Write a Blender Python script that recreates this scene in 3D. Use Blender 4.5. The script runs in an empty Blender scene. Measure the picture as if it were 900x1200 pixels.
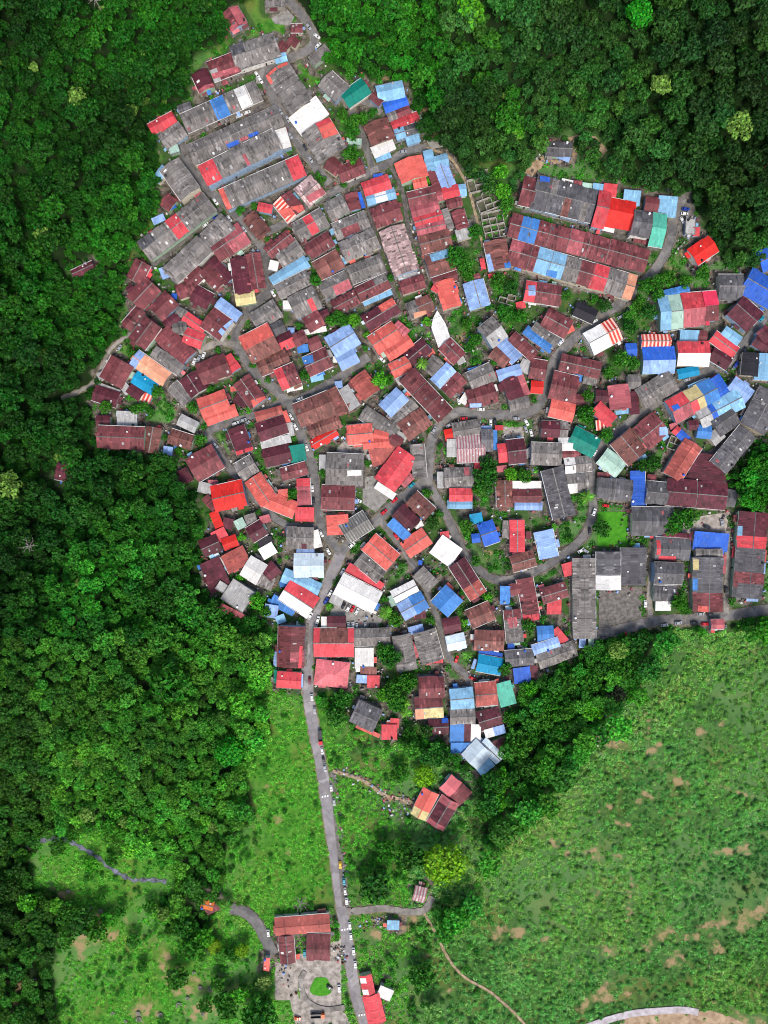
PLAN = """
T 80 0
R 755 45 800 125 82 m ; 0 1 1 p ; .75 1 0 p
R 612 335 650 420 75 n ; .8 1 0 p
R 668 335 790 288 95 m ; 0 .25 2 l
A 680 372 800 335 22 p
R 548 575 885 425 92 k 7 ; .40 .57 0 f ; .72 .87 0 w
R 515 515 575 495 42 d
R 385 605 495 545 55 r
R 440 665 535 600 75 k
F 470 700 515 685 50 q
R 405 845 455 785 42 c
R 580 722 985 540 95 k 6
R 637 820 975 650 100 k 5 ; 0 .2 0 r ; .53 .57 2 p
A 750 697 805 674 18 b
A 810 668 845 655 14 p
A 850 650 895 632 14 b
C 800 538 -22 w
C 835 518 -22 w
T 265 0
R 35 270 235 205 110 k ; 0 .3 1 d
R 303 130 357 130 38 m
R 247 205 287 232 45 m
R 295 178 335 205 42 m
F 185 5 275 0 50 k
R 228 275 282 262 40 c
R 238 325 355 500 118 k 4
A 198 360 290 302 16 s
A 193 358 216 400 16 s
S 357 505 418 588 150 w
R 420 590 500 725 138 k 3 ; .15 .5 1 s ; 0 .15 1 r
A 448 645 520 612 50 s
R 530 820 640 775 75 m
W 475 755 535 800 70 m
R 505 665 565 685 40 a
F 565 660 635 665 32 q
F 400 285 475 225 45 k
R 465 365 545 440 90 k
R 555 470 655 400 80 t
R 710 440 830 415 75 c
R 742 505 848 470 50 b
R 685 440 730 480 45 m
R 760 550 860 510 40 k ; .4 1 0 m
R 780 590 900 545 50 r
R 795 630 905 595 50 c ; .4 1 0 d
S 845 660 905 640 40 c
R 700 570 735 665 110 a
S 688 715 785 672 50 w
A 700 745 770 720 36 c
F 252 602 280 695 55 w
A 690 830 735 820 20 b
C 385 125 50 w
C 425 170 35 w
C 432 212 -45 w
C 145 350 55 w
C 160 375 55 w
C 235 530 60 w
C 290 560 60 w
C 300 635 60 w
C 275 603 55 m
C 370 690 60 d
C 395 747 60 w
C 830 712 -10 w
C 60 535 -22 w
C 100 512 -22 w
T 450 0
R 115 745 145 840 125 s
W 135 865 200 850 50 s
R 205 705 225 800 45 c
R 235 760 300 745 55 c
R 265 775 305 880 70 u
R 220 800 255 895 35 m
R 760 695 880 700 65 d
A 800 720 870 750 25 u
C 95 712 -8 w
T 80 185
R 475 30 570 165 105 k 3
R 445 190 490 225 65 m
A 468 240 505 225 18 b
R 360 432 657 207 100 k 6 ; .42 .58 0 r ; 0 .2 1 d
A 395 300 450 275 36 u
R 480 550 745 302 98 k 5
A 433 545 472 530 55 u
R 685 442 822 350 105 m 3 ; .45 1 0 p
R 640 520 715 600 66 m
R 665 480 755 575 56 n
R 560 590 625 525 66 m
R 510 632 590 602 66 m
R 585 632 665 675 78 n
R 800 470 825 635 82 n
R 863 450 890 610 66 m
R 785 665 875 650 55 y
R 350 490 305 575 75 m
R 395 590 310 680 100 m
W 282 600 310 640 36 n
R 270 790 340 710 55 m
R 410 730 485 655 88 m
A 482 648 510 650 28 b
R 320 870 395 770 92 m
R 652 745 740 808 105 m
W 705 683 808 757 55 u
A 722 835 790 770 28 u
R 545 740 640 805 50 r
R 450 785 515 742 40 n
R 490 800 555 792 58 k
R 508 715 550 735 40 k
R 545 830 630 862 72 r
C 690 205 55 w
C 755 285 55 w
C 815 340 55 w
C 870 440 55 w
C 675 265 -35 b
C 635 300 -37 w
T 265 185
R -8 192 348 35 98 k 6 ; .83 1 0 r ; 0 .06 0 s
R 105 270 180 360 70 a
R 260 185 330 270 100 m ; 0 1 2 z
A 235 278 365 243 36 s
R 352 188 430 122 105 x
A 385 205 460 160 30 p
R 150 225 215 240 40 r
R 195 445 300 362 62 m
R 245 478 345 412 85 k
R 217 583 377 485 58 c
F 200 500 245 510 48 w
R 242 628 385 555 68 k
R 310 705 425 650 108 k ; .6 .8 2 r
F 265 690 310 690 44 w
R 375 785 445 745 72 m
A 360 820 470 800 25 w
R 445 740 480 725 40 n
R 130 770 240 700 88 k
R 330 350 460 275 88 k ; .38 .65 0 r
R 385 440 490 375 72 m
R 345 385 375 380 40 m
R 425 530 535 470 88 a
R 450 625 570 570 85 k ; .4 1 2 p
R 505 705 610 650 68 m
R 475 255 560 212 85 k
R 585 165 605 242 58 m
A 622 160 645 235 18 b
R 510 345 660 285 78 k ; .2 .7 2 m
R 545 440 700 372 92 k
R 580 550 730 490 85 k
R 620 640 755 575 72 m ; .6 1 1 k
A 640 678 775 622 38 c
R 645 150 765 110 72 r
R 660 197 790 162 50 c ; .3 .7 0 w
A 690 85 735 78 18 b
R 690 285 812 240 95 m
R 775 330 845 535 118 x
A 805 570 900 543 28 l
R 655 775 795 690 75 n ; .55 1 1 s
C 220 635 60 w
T 450 185
R 115 195 240 165 68 m
R 130 255 255 222 58 p
R 145 303 270 266 44 r
R 155 342 285 312 62 p
R 172 408 310 372 85 a
R 205 510 322 472 95 a
A 217 477 305 452 42 c
R 230 580 340 548 48 m
R 285 575 320 700 84 s
W 228 602 258 620 40 r
R 418 580 452 700 92 u
R 375 568 450 552 28 m
R 520 390 545 520 98 a
A 480 460 502 545 25 u
A 458 470 468 522 22 r
A 490 558 520 550 25 r
R 275 167 350 147 52 r
R 295 220 365 202 42 m
R 245 182 285 172 44 p
R 347 152 385 147 55 c
R 345 245 370 330 58 m
S 340 365 405 345 50 l
R 285 240 315 330 30 k
X 432 75 452 160 110
X 470 170 500 250 105
X 500 260 525 380 100
R 645 150 708 165 130 m
R 710 157 980 225 148 d 4 ; .5 .62 2 a ; .25 .36 1 k ; .8 .9 2 k
A 830 118 885 130 50 w
A 727 105 773 108 28 b
R 605 315 1220 480 108 m 7 ; .08 .2 0 f ; .43 .53 0 p
R 600 440 1160 605 112 m 6 ; 0 .1 1 p ; .22 .44 0 c ; .44 .56 0 k ; .66 .78 0 r ; .78 .93 0 k ; .93 1 0 o
A 758 545 806 555 30 f
R 665 622 825 647 92 m ; 0 .3 0 r
A 672 628 705 628 48 u
A 620 695 662 685 34 r
R 755 745 865 805 88 m
A 850 815 890 795 30 s
R 700 790 810 870 55 k
R 665 805 780 890 45 f
R 475 845 545 790 112 k ; 0 1 2 l
S 240 750 278 865 50 w ; G 250 712 288 775 312 848 255 892 222 795 230 750
R 80 610 185 575 62 m
A 70 568 170 543 22 w
R 115 720 225 675 75 k ; .4 1 0 a
A 140 745 200 732 28 o
X 540 655 610 675 45
A 560 515 592 512 25 f
T 675 185
R 92 235 148 248 168 r
R 150 250 268 275 128 e
R 268 300 352 315 112 d
R 352 332 415 342 148 v
S 385 225 470 232 88 c
R 325 212 388 220 68 m
S 225 183 300 190 64 c
S 130 150 190 156 58 r
S 80 140 130 146 42 c
S 30 130 75 136 30 q
S -10 125 25 130 42 m
A 270 380 350 395 28 m
A 125 325 180 338 28 w
R 550 465 645 400 84 e
F 515 320 560 322 68 l
S 550 345 580 345 38 r
R 670 605 785 605 112 d
R 800 570 935 650 128 b
R 860 490 935 455 95 b
R 750 690 840 770 112 n
R 390 730 438 725 150 c
R 438 727 500 718 150 q
R 500 715 600 705 150 r ; 0 1 2 p
R 600 695 663 690 130 i ; 0 1 2 m
R 420 645 530 615 48 f
R 62 870 192 800 108 w ; .6 1 0 z
S 490 835 575 838 54 c
R 575 835 615 838 54 m
R 0 705 90 745 66 j
C 540 205 10 d
C 515 240 10 b
C 510 262 10 w
C 500 292 60 w
C 435 150 10 d
C 210 745 -30 w
C 240 715 -55 d
C 75 760 -25 w
T 80 370
R 438 78 562 198 88 m
R 400 165 530 255 55 k
R 310 195 458 298 76 o ; 0 .2 0 u
R 310 285 405 345 62 h
R 285 335 340 380 50 n
S 345 375 385 395 40 z
R 252 213 198 312 112 m
S 140 290 180 272 38 l
S 250 348 280 325 58 l
R 120 360 230 395 70 n
A 140 325 240 362 28 l
R 130 492 195 492 45 n
S 230 480 320 485 64 l
R 140 567 352 575 100 m
R 400 525 380 640 74 a
R 475 562 580 595 66 a
S 445 630 487 636 38 u
R 485 325 562 402 60 k
R 560 280 612 360 84 n
R 615 275 745 225 100 m
R 740 190 785 255 52 r
R 620 440 745 393 100 s
W 645 492 790 440 58 s
R 520 485 600 525 55 l
R 580 725 700 655 120 m
R 530 722 562 782 50 n
S 610 800 670 815 48 l
S 655 790 700 790 38 p
R 680 860 822 828 115 e
R 640 850 690 905 40 m
C 590 215 -70 w
C 612 200 -70 w
C 635 185 -70 w
C 240 150 -60 w
C 680 612 50 w
T 265 370
R 70 300 150 410 85 m
A 40 382 100 408 58 n
A 125 418 190 396 38 s
A 20 345 48 340 24 s
R 45 525 88 640 76 n
A 40 650 132 622 18 r
R 125 760 200 870 84 s
R 190 858 322 912 76 s
S 245 840 290 835 45 s
R 55 735 132 690 84 k
R 92 162 222 95 130 s ; 0 1 2 a
R 205 75 270 45 58 d
R 243 135 312 102 75 n ; 0 1 2 r
A 287 76 320 76 42 u
R 315 118 372 90 60 m
A 333 157 385 150 38 f
R 388 142 440 120 58 m
R 375 240 480 192 92 m
A 360 215 410 205 40 f
A 395 295 455 280 38 c
R 490 150 600 82 105 u
W 525 225 610 180 82 u
A 500 205 525 205 28 w
R 690 140 800 68 95 s
W 750 190 865 112 68 s
W 792 40 850 88 45 p
R 775 260 860 220 70 s
R 615 280 682 370 84 B
R 155 248 290 190 72 a
R 245 302 332 265 98 m ; 0 .4 0 r
A 300 336 357 325 38 w
R 335 470 495 405 112 a
W 385 545 535 490 68 a
R 480 350 540 460 74 a
S 545 340 602 432 58 l
A 510 325 545 320 34 u
S 530 452 592 425 38 a
R 405 605 515 540 44 e
R 140 475 260 442 44 B
R 150 548 278 505 84 n
S 265 450 287 505 34 s
S 285 535 315 530 58 l
S 165 602 300 575 36 l
R 180 668 300 640 84 n
S 300 650 370 640 74 t
R 260 745 375 712 58 m
R 360 765 366 885 60 p ; 0 .3 0 r
R 472 717 640 725 140 k 2
A 435 690 468 690 78 l
A 570 740 635 738 24 w
R 450 850 600 855 108 m
R 570 560 685 550 88 s
W 640 602 765 590 54 s
W 690 555 760 570 45 s
R 745 792 850 645 110 r
S 680 668 800 632 78 B
W 820 792 870 742 48 p
A 702 792 790 850 36 w
R 642 452 790 550 68 k
C 345 390 -25 w
C 380 378 -25 d
C 300 475 62 w
C 325 520 62 w
C 370 620 75 w
C 45 505 -20 w
C 80 490 -20 w
C 402 810 88 w
C 620 865 30 w
C 790 865 -40 w
C 870 795 -40 h
C 730 205 40 w
T 450 370
R 285 130 355 200 74 m
A 340 212 375 195 46 l
R 115 205 200 135 74 n
A 205 182 235 165 28 s
R 203 265 255 200 64 k
R 240 318 314 240 60 u
R 287 360 362 285 74 m
R 110 280 285 465 88 m 3
A 60 312 100 290 38 l
R 5 445 85 365 78 u
R 45 503 142 408 84 k
R 90 545 197 470 95 a
A 60 555 105 578 36 l
R 30 570 80 602 48 m
R 552 122 625 205 64 u
R 510 165 580 220 62 a
R 600 95 705 190 54 m
R 400 310 510 260 84 k
A 395 262 485 235 28 f
R 395 395 522 357 90 m
A 365 378 395 398 54 w
A 400 424 455 422 18 u
R 535 282 640 250 50 u
R 585 292 622 385 74 n
S 640 280 672 370 28 p
R 590 420 680 402 52 k
S 640 225 690 250 54 l
R 685 245 760 257 88 m
R 690 332 746 336 58 e
R 830 215 1010 255 75 m
A 885 278 930 286 48 f
A 935 290 1000 302 56 k
R 785 322 900 350 126 m
R 780 430 890 455 80 s
R 740 530 860 535 74 n ; .7 1 0 k
R 325 545 450 525 84 k
R 285 560 325 552 50 e
S 295 620 340 620 78 l
R 342 627 470 620 118 Z
R 455 582 510 582 98 d
A 520 535 522 630 20 f
A 455 526 505 526 22 u
A 520 525 560 525 24 r
R 535 645 580 640 85 r
R 580 640 662 630 108 n
R 692 645 830 650 98 k
A 700 600 800 598 20 m
A 668 625 690 658 60 l
R 820 602 912 598 60 w
R 835 650 920 645 30 m
R 850 705 970 690 70 k ; 0 .4 0 w
R 860 790 960 782 84 k ; 0 .45 2 w
R 155 605 167 755 64 k 2
A 108 620 120 682 18 r
R 285 760 415 752 86 k
A 248 770 283 770 78 l
A 375 730 398 730 38 p
R 308 840 412 840 58 r
R 300 885 412 885 38 c
A 365 806 410 800 14 w
R 565 775 567 895 72 a
S 605 795 735 795 38 w
R 605 845 735 845 62 m
R 615 890 740 890 40 u
S 425 700 460 700 38 r
S 530 720 575 715 28 p
C 310 512 -30 w
C 375 483 -5 w
C 455 438 0 w
C 620 482 5 w
C 668 500 60 w
C 690 550 75 w
C 665 532 70 w
C 500 500 90 w
C 520 498 90 d
C 235 535 -60 w
C 45 870 -45 w
C 350 400 75 w
C 830 125 -45 w
T 675 370
R 235 160 285 158 58 b
R 310 120 440 120 64 z
R 315 210 460 207 120 b ; 0 1 2 u
R 478 178 622 178 110 r ; 0 1 2 w
R 480 275 575 255 44 h
R 645 95 748 172 58 r
R 695 67 768 120 48 c
R 640 170 722 220 74 n
R 825 175 815 280 78 j
R 885 180 875 300 75 c
R 840 110 905 150 58 n
R 870 60 912 110 58 n
R 305 390 455 300 98 k 2
R 245 310 303 310 64 k
R 200 325 212 435 94 p
A 185 448 250 440 34 c
R 95 375 155 380 54 n
R 270 355 277 460 44 n
R 95 425 170 495 64 r
S 95 515 135 510 44 z
R -30 390 45 395 48 m
R -20 562 95 620 94 t
R 305 577 400 500 118 m
A 382 545 425 540 38 u
R 207 567 290 665 108 a
A 290 680 330 655 20 c
R 125 655 212 722 84 q
R 450 450 650 345 112 y ; 0 .4 1 r ; 0 .4 2 p ; .7 1 0 f ; .4 .55 2 r
A 440 440 470 428 26 b
S 535 350 615 315 48 c
R 640 292 692 370 74 b
R 580 485 770 385 92 c ; 0 .28 0 l ; .28 .4 0 b
R 570 540 635 546 60 f
R 635 588 682 545 58 l
R 650 522 742 460 98 d
R 530 515 575 510 44 n
R 730 315 815 380 74 u
R 465 530 525 585 38 b ; 0 .3 0 r
A 440 522 475 510 26 p
X 430 590 480 610 60
R 550 600 452 755 88 B
S 622 650 605 780 150 n
S 530 612 585 640 38 k
R 670 710 805 545 92 d 3
R 830 530 920 360 118 d 3
R 105 805 260 822 94 d 2
A 100 745 180 745 24 m
R 290 730 295 885 66 b
R 330 825 430 835 98 d
A 335 755 378 760 28 m
R 430 825 700 847 118 n 2
R 702 852 750 860 78 d
C 520 300 -15 w
C 790 160 -50 d
C 750 230 -55 b
C 85 640 -60 w
C 870 15 -50 h
T 80 555
S 680 180 708 250 40 e
S 725 230 770 240 48 n
R 625 355 705 320 80 n
A 620 280 620 310 26 l
S 680 305 740 275 55 r
R 725 335 790 310 55 e
S 660 410 715 540 98 n
R 763 365 803 442 108 B
F 745 540 845 605 105 l
F 700 520 740 545 42 l
A 690 612 830 682 36 p
T 265 555
R 90 430 165 475 98 w
S 165 380 225 345 54 w
S 45 245 85 225 44 q
S 90 220 140 205 44 k
R 110 290 175 250 74 n
S 150 330 215 310 38 j
S 160 220 205 207 34 p
S 325 190 410 192 62 r
S 520 195 525 285 96 s
R 555 285 665 215 92 g
R 285 300 408 303 98 k 2
S 412 268 432 345 38 w
A 355 340 380 340 24 n
R 330 385 410 390 66 u
R 320 432 455 432 104 K
R 270 475 435 545 64 c
R 275 545 405 630 104 w ; 0 1 1 r
S 215 590 320 645 50 f
S 180 640 240 650 58 u
S 235 690 275 675 36 c
A 250 520 285 515 28 f
R 185 480 235 435 66 n
S 150 490 220 520 62 k
R 670 320 780 415 94 s
R 625 395 730 480 78 k
S 570 445 725 540 54 r
R 530 515 705 605 104 w
A 490 580 545 605 48 l
R 475 700 560 700 62 n
A 445 700 472 700 58 w
R 415 792 595 792 124 r ; .15 .85 1 a
R 600 770 765 765 74 k
C 402 72 88 w
C 410 130 88 d
C 437 285 62 w
C 480 365 62 w
C 547 460 -60 w
C 488 560 -60 w
C 468 597 -60 b
C 430 685 -75 w
C 422 725 -75 w
C 550 620 -60 d
C 573 630 -60 w
C 592 635 -60 w
C 613 645 -60 w
C 573 717 88 w
C 595 717 88 w
C 613 717 88 w
C 652 712 88 w
C 685 712 0 d
C 590 335 -45 w
C 633 288 -45 d
C 740 180 -40 w
C 385 660 -55 w
C 797 295 55 w
T 450 555
R 790 -20 845 200 100 d 2
R 45 580 150 525 60 w
R 80 650 190 590 84 u ; .5 1 0 f
S 145 660 195 655 44 n
A 30 572 50 620 34 q
R 65 170 145 245 74 n
R 130 110 215 190 74 a
A 145 245 180 228 36 w
S 30 225 110 300 44 f
R 100 360 200 290 84 s
S 265 290 305 285 30 r
S 245 330 335 395 98 w
R 342 418 442 572 82 n ; .65 1 0 B
S 160 460 230 530 68 k
A 160 415 180 420 22 b
R 260 635 330 560 100 f
R 278 718 355 702 68 n
R 295 800 380 782 68 K
R 400 685 505 640 86 a
R 425 780 560 785 92 a
A 445 830 555 855 24 b
S 405 215 460 205 44 h
R 455 290 525 265 104 b
W 410 305 450 300 44 b
R 625 220 625 365 66 r
A 555 260 588 262 84 k
A 665 290 690 290 38 m
R 600 425 705 395 74 a
R 748 270 775 392 84 u
S 840 455 895 440 58 r
S 545 570 590 570 80 f
R 660 495 695 685 74 m
W 590 548 650 535 62 m
A 650 678 725 668 28 r
R 600 640 615 790 74 k ; 0 .3 0 m
A 580 700 622 690 46 p
A 580 810 612 810 28 b
R 740 577 855 542 68 m
S 765 620 830 620 74 r
R 720 755 795 750 70 f
R 700 830 820 792 48 u
S 800 730 850 790 38 r
R 725 880 895 820 74 k
R 570 870 700 860 72 d
R 80 760 110 920 84 k
R 190 740 228 880 98 k
A 115 740 185 722 38 u
A 125 790 160 860 24 p
S 230 870 275 868 38 r
C 238 20 85 d
C 55 295 55 w
C 340 870 -70 r
T 675 555
R 38 405 40 765 100 k 4
A 15 792 45 795 48 u
A 58 795 85 795 48 q
R 265 222 455 225 124 d
A 320 285 375 285 28 u
A 380 287 430 295 24 b
R 153 370 153 542 106 d ; .62 1 0 w
R 272 350 270 520 112 d
R 375 350 530 358 98 d
A 380 395 460 398 22 r
A 378 312 378 380 18 r
A 532 320 530 400 14 b
R 410 290 540 300 34 n
R 370 465 500 470 94 d
R 365 560 470 565 68 d
S 375 620 445 620 44 w
S 555 312 710 325 80 b
R 565 375 685 375 42 k
R 622 398 618 642 132 d ; .65 1 0 m
A 550 400 550 450 28 y
A 548 490 545 545 26 f
A 695 380 690 470 24 p
A 560 628 605 632 28 s
A 678 570 674 630 20 s
R 835 190 805 575 128 d ; 0 .28 0 n ; .28 .42 0 r ; .7 .83 0 m
A 758 195 757 240 24 y
A 757 245 755 290 24 c
A 748 340 742 395 24 r
A 740 460 735 530 22 m
A 885 360 882 415 20 r
A 880 420 878 470 20 u
A 800 588 855 590 22 u
R 635 708 695 706 44 p
C 85 180 -70 w
C 140 150 10 w
C 65 270 85 d
C 25 360 -30 w
C 45 362 30 w
C 415 710 -5 w
C 480 700 -5 w
C 555 700 0 d
C 605 705 0 r
C 585 658 0 w
C 630 660 0 d
C 325 610 88 w
C 703 545 88 d
C 615 250 20 d
C 685 230 80 w
C 232 760 88 r
C 130 770 0 d
T 265 740
R 308 -20 300 165 118 m ; .62 .85 1 p
A 357 60 350 165 14 r
A 234 95 228 165 18 u
R 240 225 350 232 72 r
A 232 180 230 240 16 t
A 354 200 354 262 14 u
H 420 190 570 208 114 P
S 605 125 690 125 92 w
S 630 185 705 187 36 a
S 612 222 658 225 36 u
S 662 235 718 235 54 r
R 600 372 708 420 108 d
A 610 442 720 492 20 s
S 730 472 800 472 68 r
S 770 430 810 432 44 r
V 442 495 86 r
C 415 370 85 w
C 402 310 85 w
C 450 560 80 w
C 463 640 78 w
C 457 603 78 d
C 493 735 85 w
C 506 800 86 w
C 392 230 88 m
T 450 740
R 440 147 550 167 76 h
A 415 150 430 155 48 u
R 165 265 280 262 98 m
R 148 362 274 352 95 m ; 0 1 2 y ; 0 .3 2 o
R 210 450 300 445 70 n
A 270 416 310 413 20 b
R 312 320 418 310 94 c
R 312 402 425 398 76 k
S 312 478 450 480 84 f ; .46 .68 0 n ; .68 1 0 w
S 315 547 415 547 48 f
R 430 298 528 290 104 B
S 535 302 605 282 108 v
R 445 425 545 395 88 n
S 475 482 565 457 40 u ; 0 .45 0 w
S 520 545 580 520 58 n
R 400 612 468 540 95 K
R 460 520 545 602 54 K
S 445 660 505 612 46 c
R 290 705 380 785 84 P ; .5 1 0 m
R 160 870 220 750 74 s ; 0 .3 0 y
R 240 912 312 790 84 p ; .15 .75 0 n
S 610 210 685 200 70 b
S 682 185 718 190 54 n
C 415 220 25 r
T 220 975
R 415 447 660 427 80 B
R 460 490 470 615 66 m
R 560 540 665 542 118 m
R 65 335 120 350 44 O
A 85 378 145 348 34 m
S 357 620 383 622 60 s
V 610 858 -3 O
C 715 155 88 y
C 733 232 88 h
C 745 325 85 w
C 738 280 85 w
C 760 440 85 w
C 765 490 86 w
C 778 560 85 w
C 786 622 83 w
C 665 730 40 d
C 710 735 85 w
C 378 475 85 w
C 548 570 88 h
C 515 875 10 O
T 400 975
R 113 675 132 768 54 r ; .1 .35 2 w ; .65 .9 2 w
R 138 768 168 895 78 r
S 175 745 235 770 54 w
R 340 288 395 302 66 Z
S 215 437 270 439 44 c
T 80 185
R 20 545 115 500 40 n
T 0 500
R 262 205 320 217 78 n
T 265 0
t 600 560 35;545 530 30;590 610 40;585 715 46;430 820 22;640 550 30;690 520 25
T 265 185
t 65 240 25;130 225 20;415 570 32;520 750 40;560 760 30;600 760 35 b;490 760 30;340 785 24;770 560 22;860 420 22;450 100 25;550 125 18;635 60 22;190 380 18
T 450 185
t 203 105 20 b;340 450 50;380 500 45;430 340 40;120 425 25;200 765 25 b;540 565 38;600 600 40 d;570 720 45;640 740 40;500 695 26;430 850 35;390 780 30;330 370 20;860 640 30;550 60 40 b;560 150 46 b;580 210 40;400 550 32
T 675 185
t 330 600 40;380 580 45;300 680 35;350 720 45 d;260 790 40 d;250 740 30;390 640 35;440 560 40;520 570 35;600 540 40;140 690 35 d;90 660 25
T 80 370
t 415 355 35;580 425 30;350 430 30;310 440 28;385 450 26;170 430 35;290 170 25;380 180 22;450 570 20;615 580 35;515 630 25;665 340 20;860 230 20;845 440 22 b;460 420 18;700 160 20;785 200 18
T 265 370
t 125 230 18;365 280 30;195 300 20;720 300 40 b;760 290 25;650 150 20;455 740 25;310 830 28;660 690 20;210 185 18;290 870 26;660 90 22 b
T 450 370
t 210 525 20;265 610 22;480 760 65 d;490 700 45 d;440 815 32;600 740 35 b;660 750 38;705 395 20;210 830 25;400 145 30;440 210 24;515 220 18;20 300 30;180 222 34 P;200 25 25
T 675 370
t 370 690 40 d;320 700 35 d;150 560 35;50 460 46;60 370 30;220 200 45;270 220 38;160 265 32;490 135 20;50 850 38 P;595 785 18
T 265 555
t 255 310 25;150 180 18;70 300 25 b;315 100 25 d;140 600 42 b;180 650 30;820 430 20;740 590 25;750 650 36 P;790 690 40;480 625 20 b;250 410 16;740 840 45;350 690 20;60 490 22 b
T 450 555
t 230 230 38 d;200 95 25;260 190 25;390 250 40;430 140 22;430 410 30;500 450 20;580 440 20;490 580 28 b;365 560 20;600 610 20;380 700 22 b;680 720 35;750 680 25;740 610 20;660 800 20;870 310 22;800 250 20 b;855 235 20;220 690 25;580 870 25;390 850 28 P;860 750 20
T 675 555
t 125 260 48 d;510 220 56;460 250 42;555 195 36;490 605 42;520 640 28;735 600 25;265 330 18 b
T 265 740
t 750 120 45 d;540 320 48;470 345 18 b;800 340 48;740 300 38 b;860 240 40;840 380 32 P
T 450 740
t 40 120 50 d;110 240 50;40 280 50;60 340 40;100 330 28 P;190 680 56 o;70 670 45;270 590 56 d;200 470 36 d;120 480 35;690 275 38 b;590 410 36;570 180 36;640 550 58;660 640 56 d;740 690 54;560 700 56 b;480 840 66;540 800 54 b;750 420 56;830 480 48;780 330 56;860 240 56;860 370 50;700 500 44
T 675 740
t 75 240 60;75 370 58 b;230 180 58;280 225 52;200 290 54 D;300 60 56 d;150 140 46;100 110 42
T 400 975
t 490 170 102 o;330 130 76 d;160 270 84 d;380 700 66;210 100 58;430 850 46 p;260 750 16 b
T 220 975
t 45 520 38;125 545 36 o;195 580 34;255 560 36 o;40 260 36 P;180 350 32 P;340 860 84;350 720 40 p
T 675 0
t 255 140 70 B;670 590 46 B
T 0 0
t 800 3200 100;1072 3532 80 B;4000 0 0
T 450 0
t 400 90 75 b;380 260 60;470 400 60;600 450 44;590 540 80;570 70 60 d;610 620 44 b;500 220 55
T 0 900
t 150 350 40;260 380 45;330 320 36;420 460 40 b;520 440 34;120 640 50 b;300 700 60;380 740 70 d;440 760 60;500 720 40 b;300 820 46;620 820 40;700 660 36;760 700 40 b;560 680 30;860 760 50;900 860 60;960 800 50 b;820 1000 60;1040 1100 50;960 1120 40;660 940 30;180 300 38;90 420 40;470 620 30
T 250 1060
t 60 500 56;120 440 50 b;180 540 60;20 380 40;240 470 40;90 250 30
"""
EXPO = 1.02
import bpy, bmesh, math, random
import numpy as np
from mathutils import Vector, Matrix

RNG = random.Random(7)
NP = np.random.default_rng(11)
S = 0.5            # metres per photograph pixel at ground level
CAMH = 400.0
scene = bpy.context.scene
COL = scene.collection

def w2(px, py, h=0.0):
    k = S * (CAMH - h) / CAMH
    return ((px - 450) * k, (600 - py) * k)

def lin(c):
    return tuple(((v / 255) / 12.92 if v / 255 <= 0.04045 else ((v / 255 + 0.055) / 1.055) ** 2.4) for v in c)

# ------------------------------------------------------------------ materials
def new_mat(name, base=(0.5, 0.5, 0.5), rough=0.8, metal=0.0):
    m = bpy.data.materials.new(name)
    m.use_nodes = True
    b = m.node_tree.nodes['Principled BSDF']
    b.inputs['Base Color'].default_value = (*base, 1)
    b.inputs['Roughness'].default_value = rough
    b.inputs['Metallic'].default_value = metal
    b.inputs['Specular IOR Level'].default_value = 0.25
    return m, m.node_tree, b

class NB:
    """small node-building helper"""
    def __init__(s, nt): s.nt = nt
    def n(s, t, **kw):
        o = s.nt.nodes.new(t)
        for k, v in kw.items(): setattr(o, k, v)
        return o
    def l(s, a, b): s.nt.links.new(a, b)
    def val(s, sock, v):
        if isinstance(v, bpy.types.NodeSocket): s.l(v, sock)
        else: sock.default_value = v
    def math(s, op, a, b=0.0, c=None, clamp=False):
        o = s.n('ShaderNodeMath', operation=op, use_clamp=clamp)
        s.val(o.inputs[0], a); s.val(o.inputs[1], b)
        if c is not None: s.val(o.inputs[2], c)
        return o.outputs[0]
    def mix(s, f, a, b, bt='MIX'):
        o = s.n('ShaderNodeMix', data_type='RGBA', blend_type=bt)
        s.val(o.inputs[0], f); s.val(o.inputs[6], a); s.val(o.inputs[7], b)
        return o.outputs[2]
    def noise(s, vec, scale, detail=3, rough=0.55):
        o = s.n('ShaderNodeTexNoise')
        s.l(vec, o.inputs['Vector']); o.inputs['Scale'].default_value = scale
        o.inputs['Detail'].default_value = detail; o.inputs['Roughness'].default_value = rough
        return o.outputs['Fac']
    def ramp(s, f, lo, hi, a=0.0, b=1.0):
        o = s.n('ShaderNodeMapRange'); o.clamp = True
        s.val(o.inputs[0], f)
        for i, v in enumerate((lo, hi, a, b)): s.val(o.inputs[i + 1], v)
        return o.outputs[0]

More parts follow.
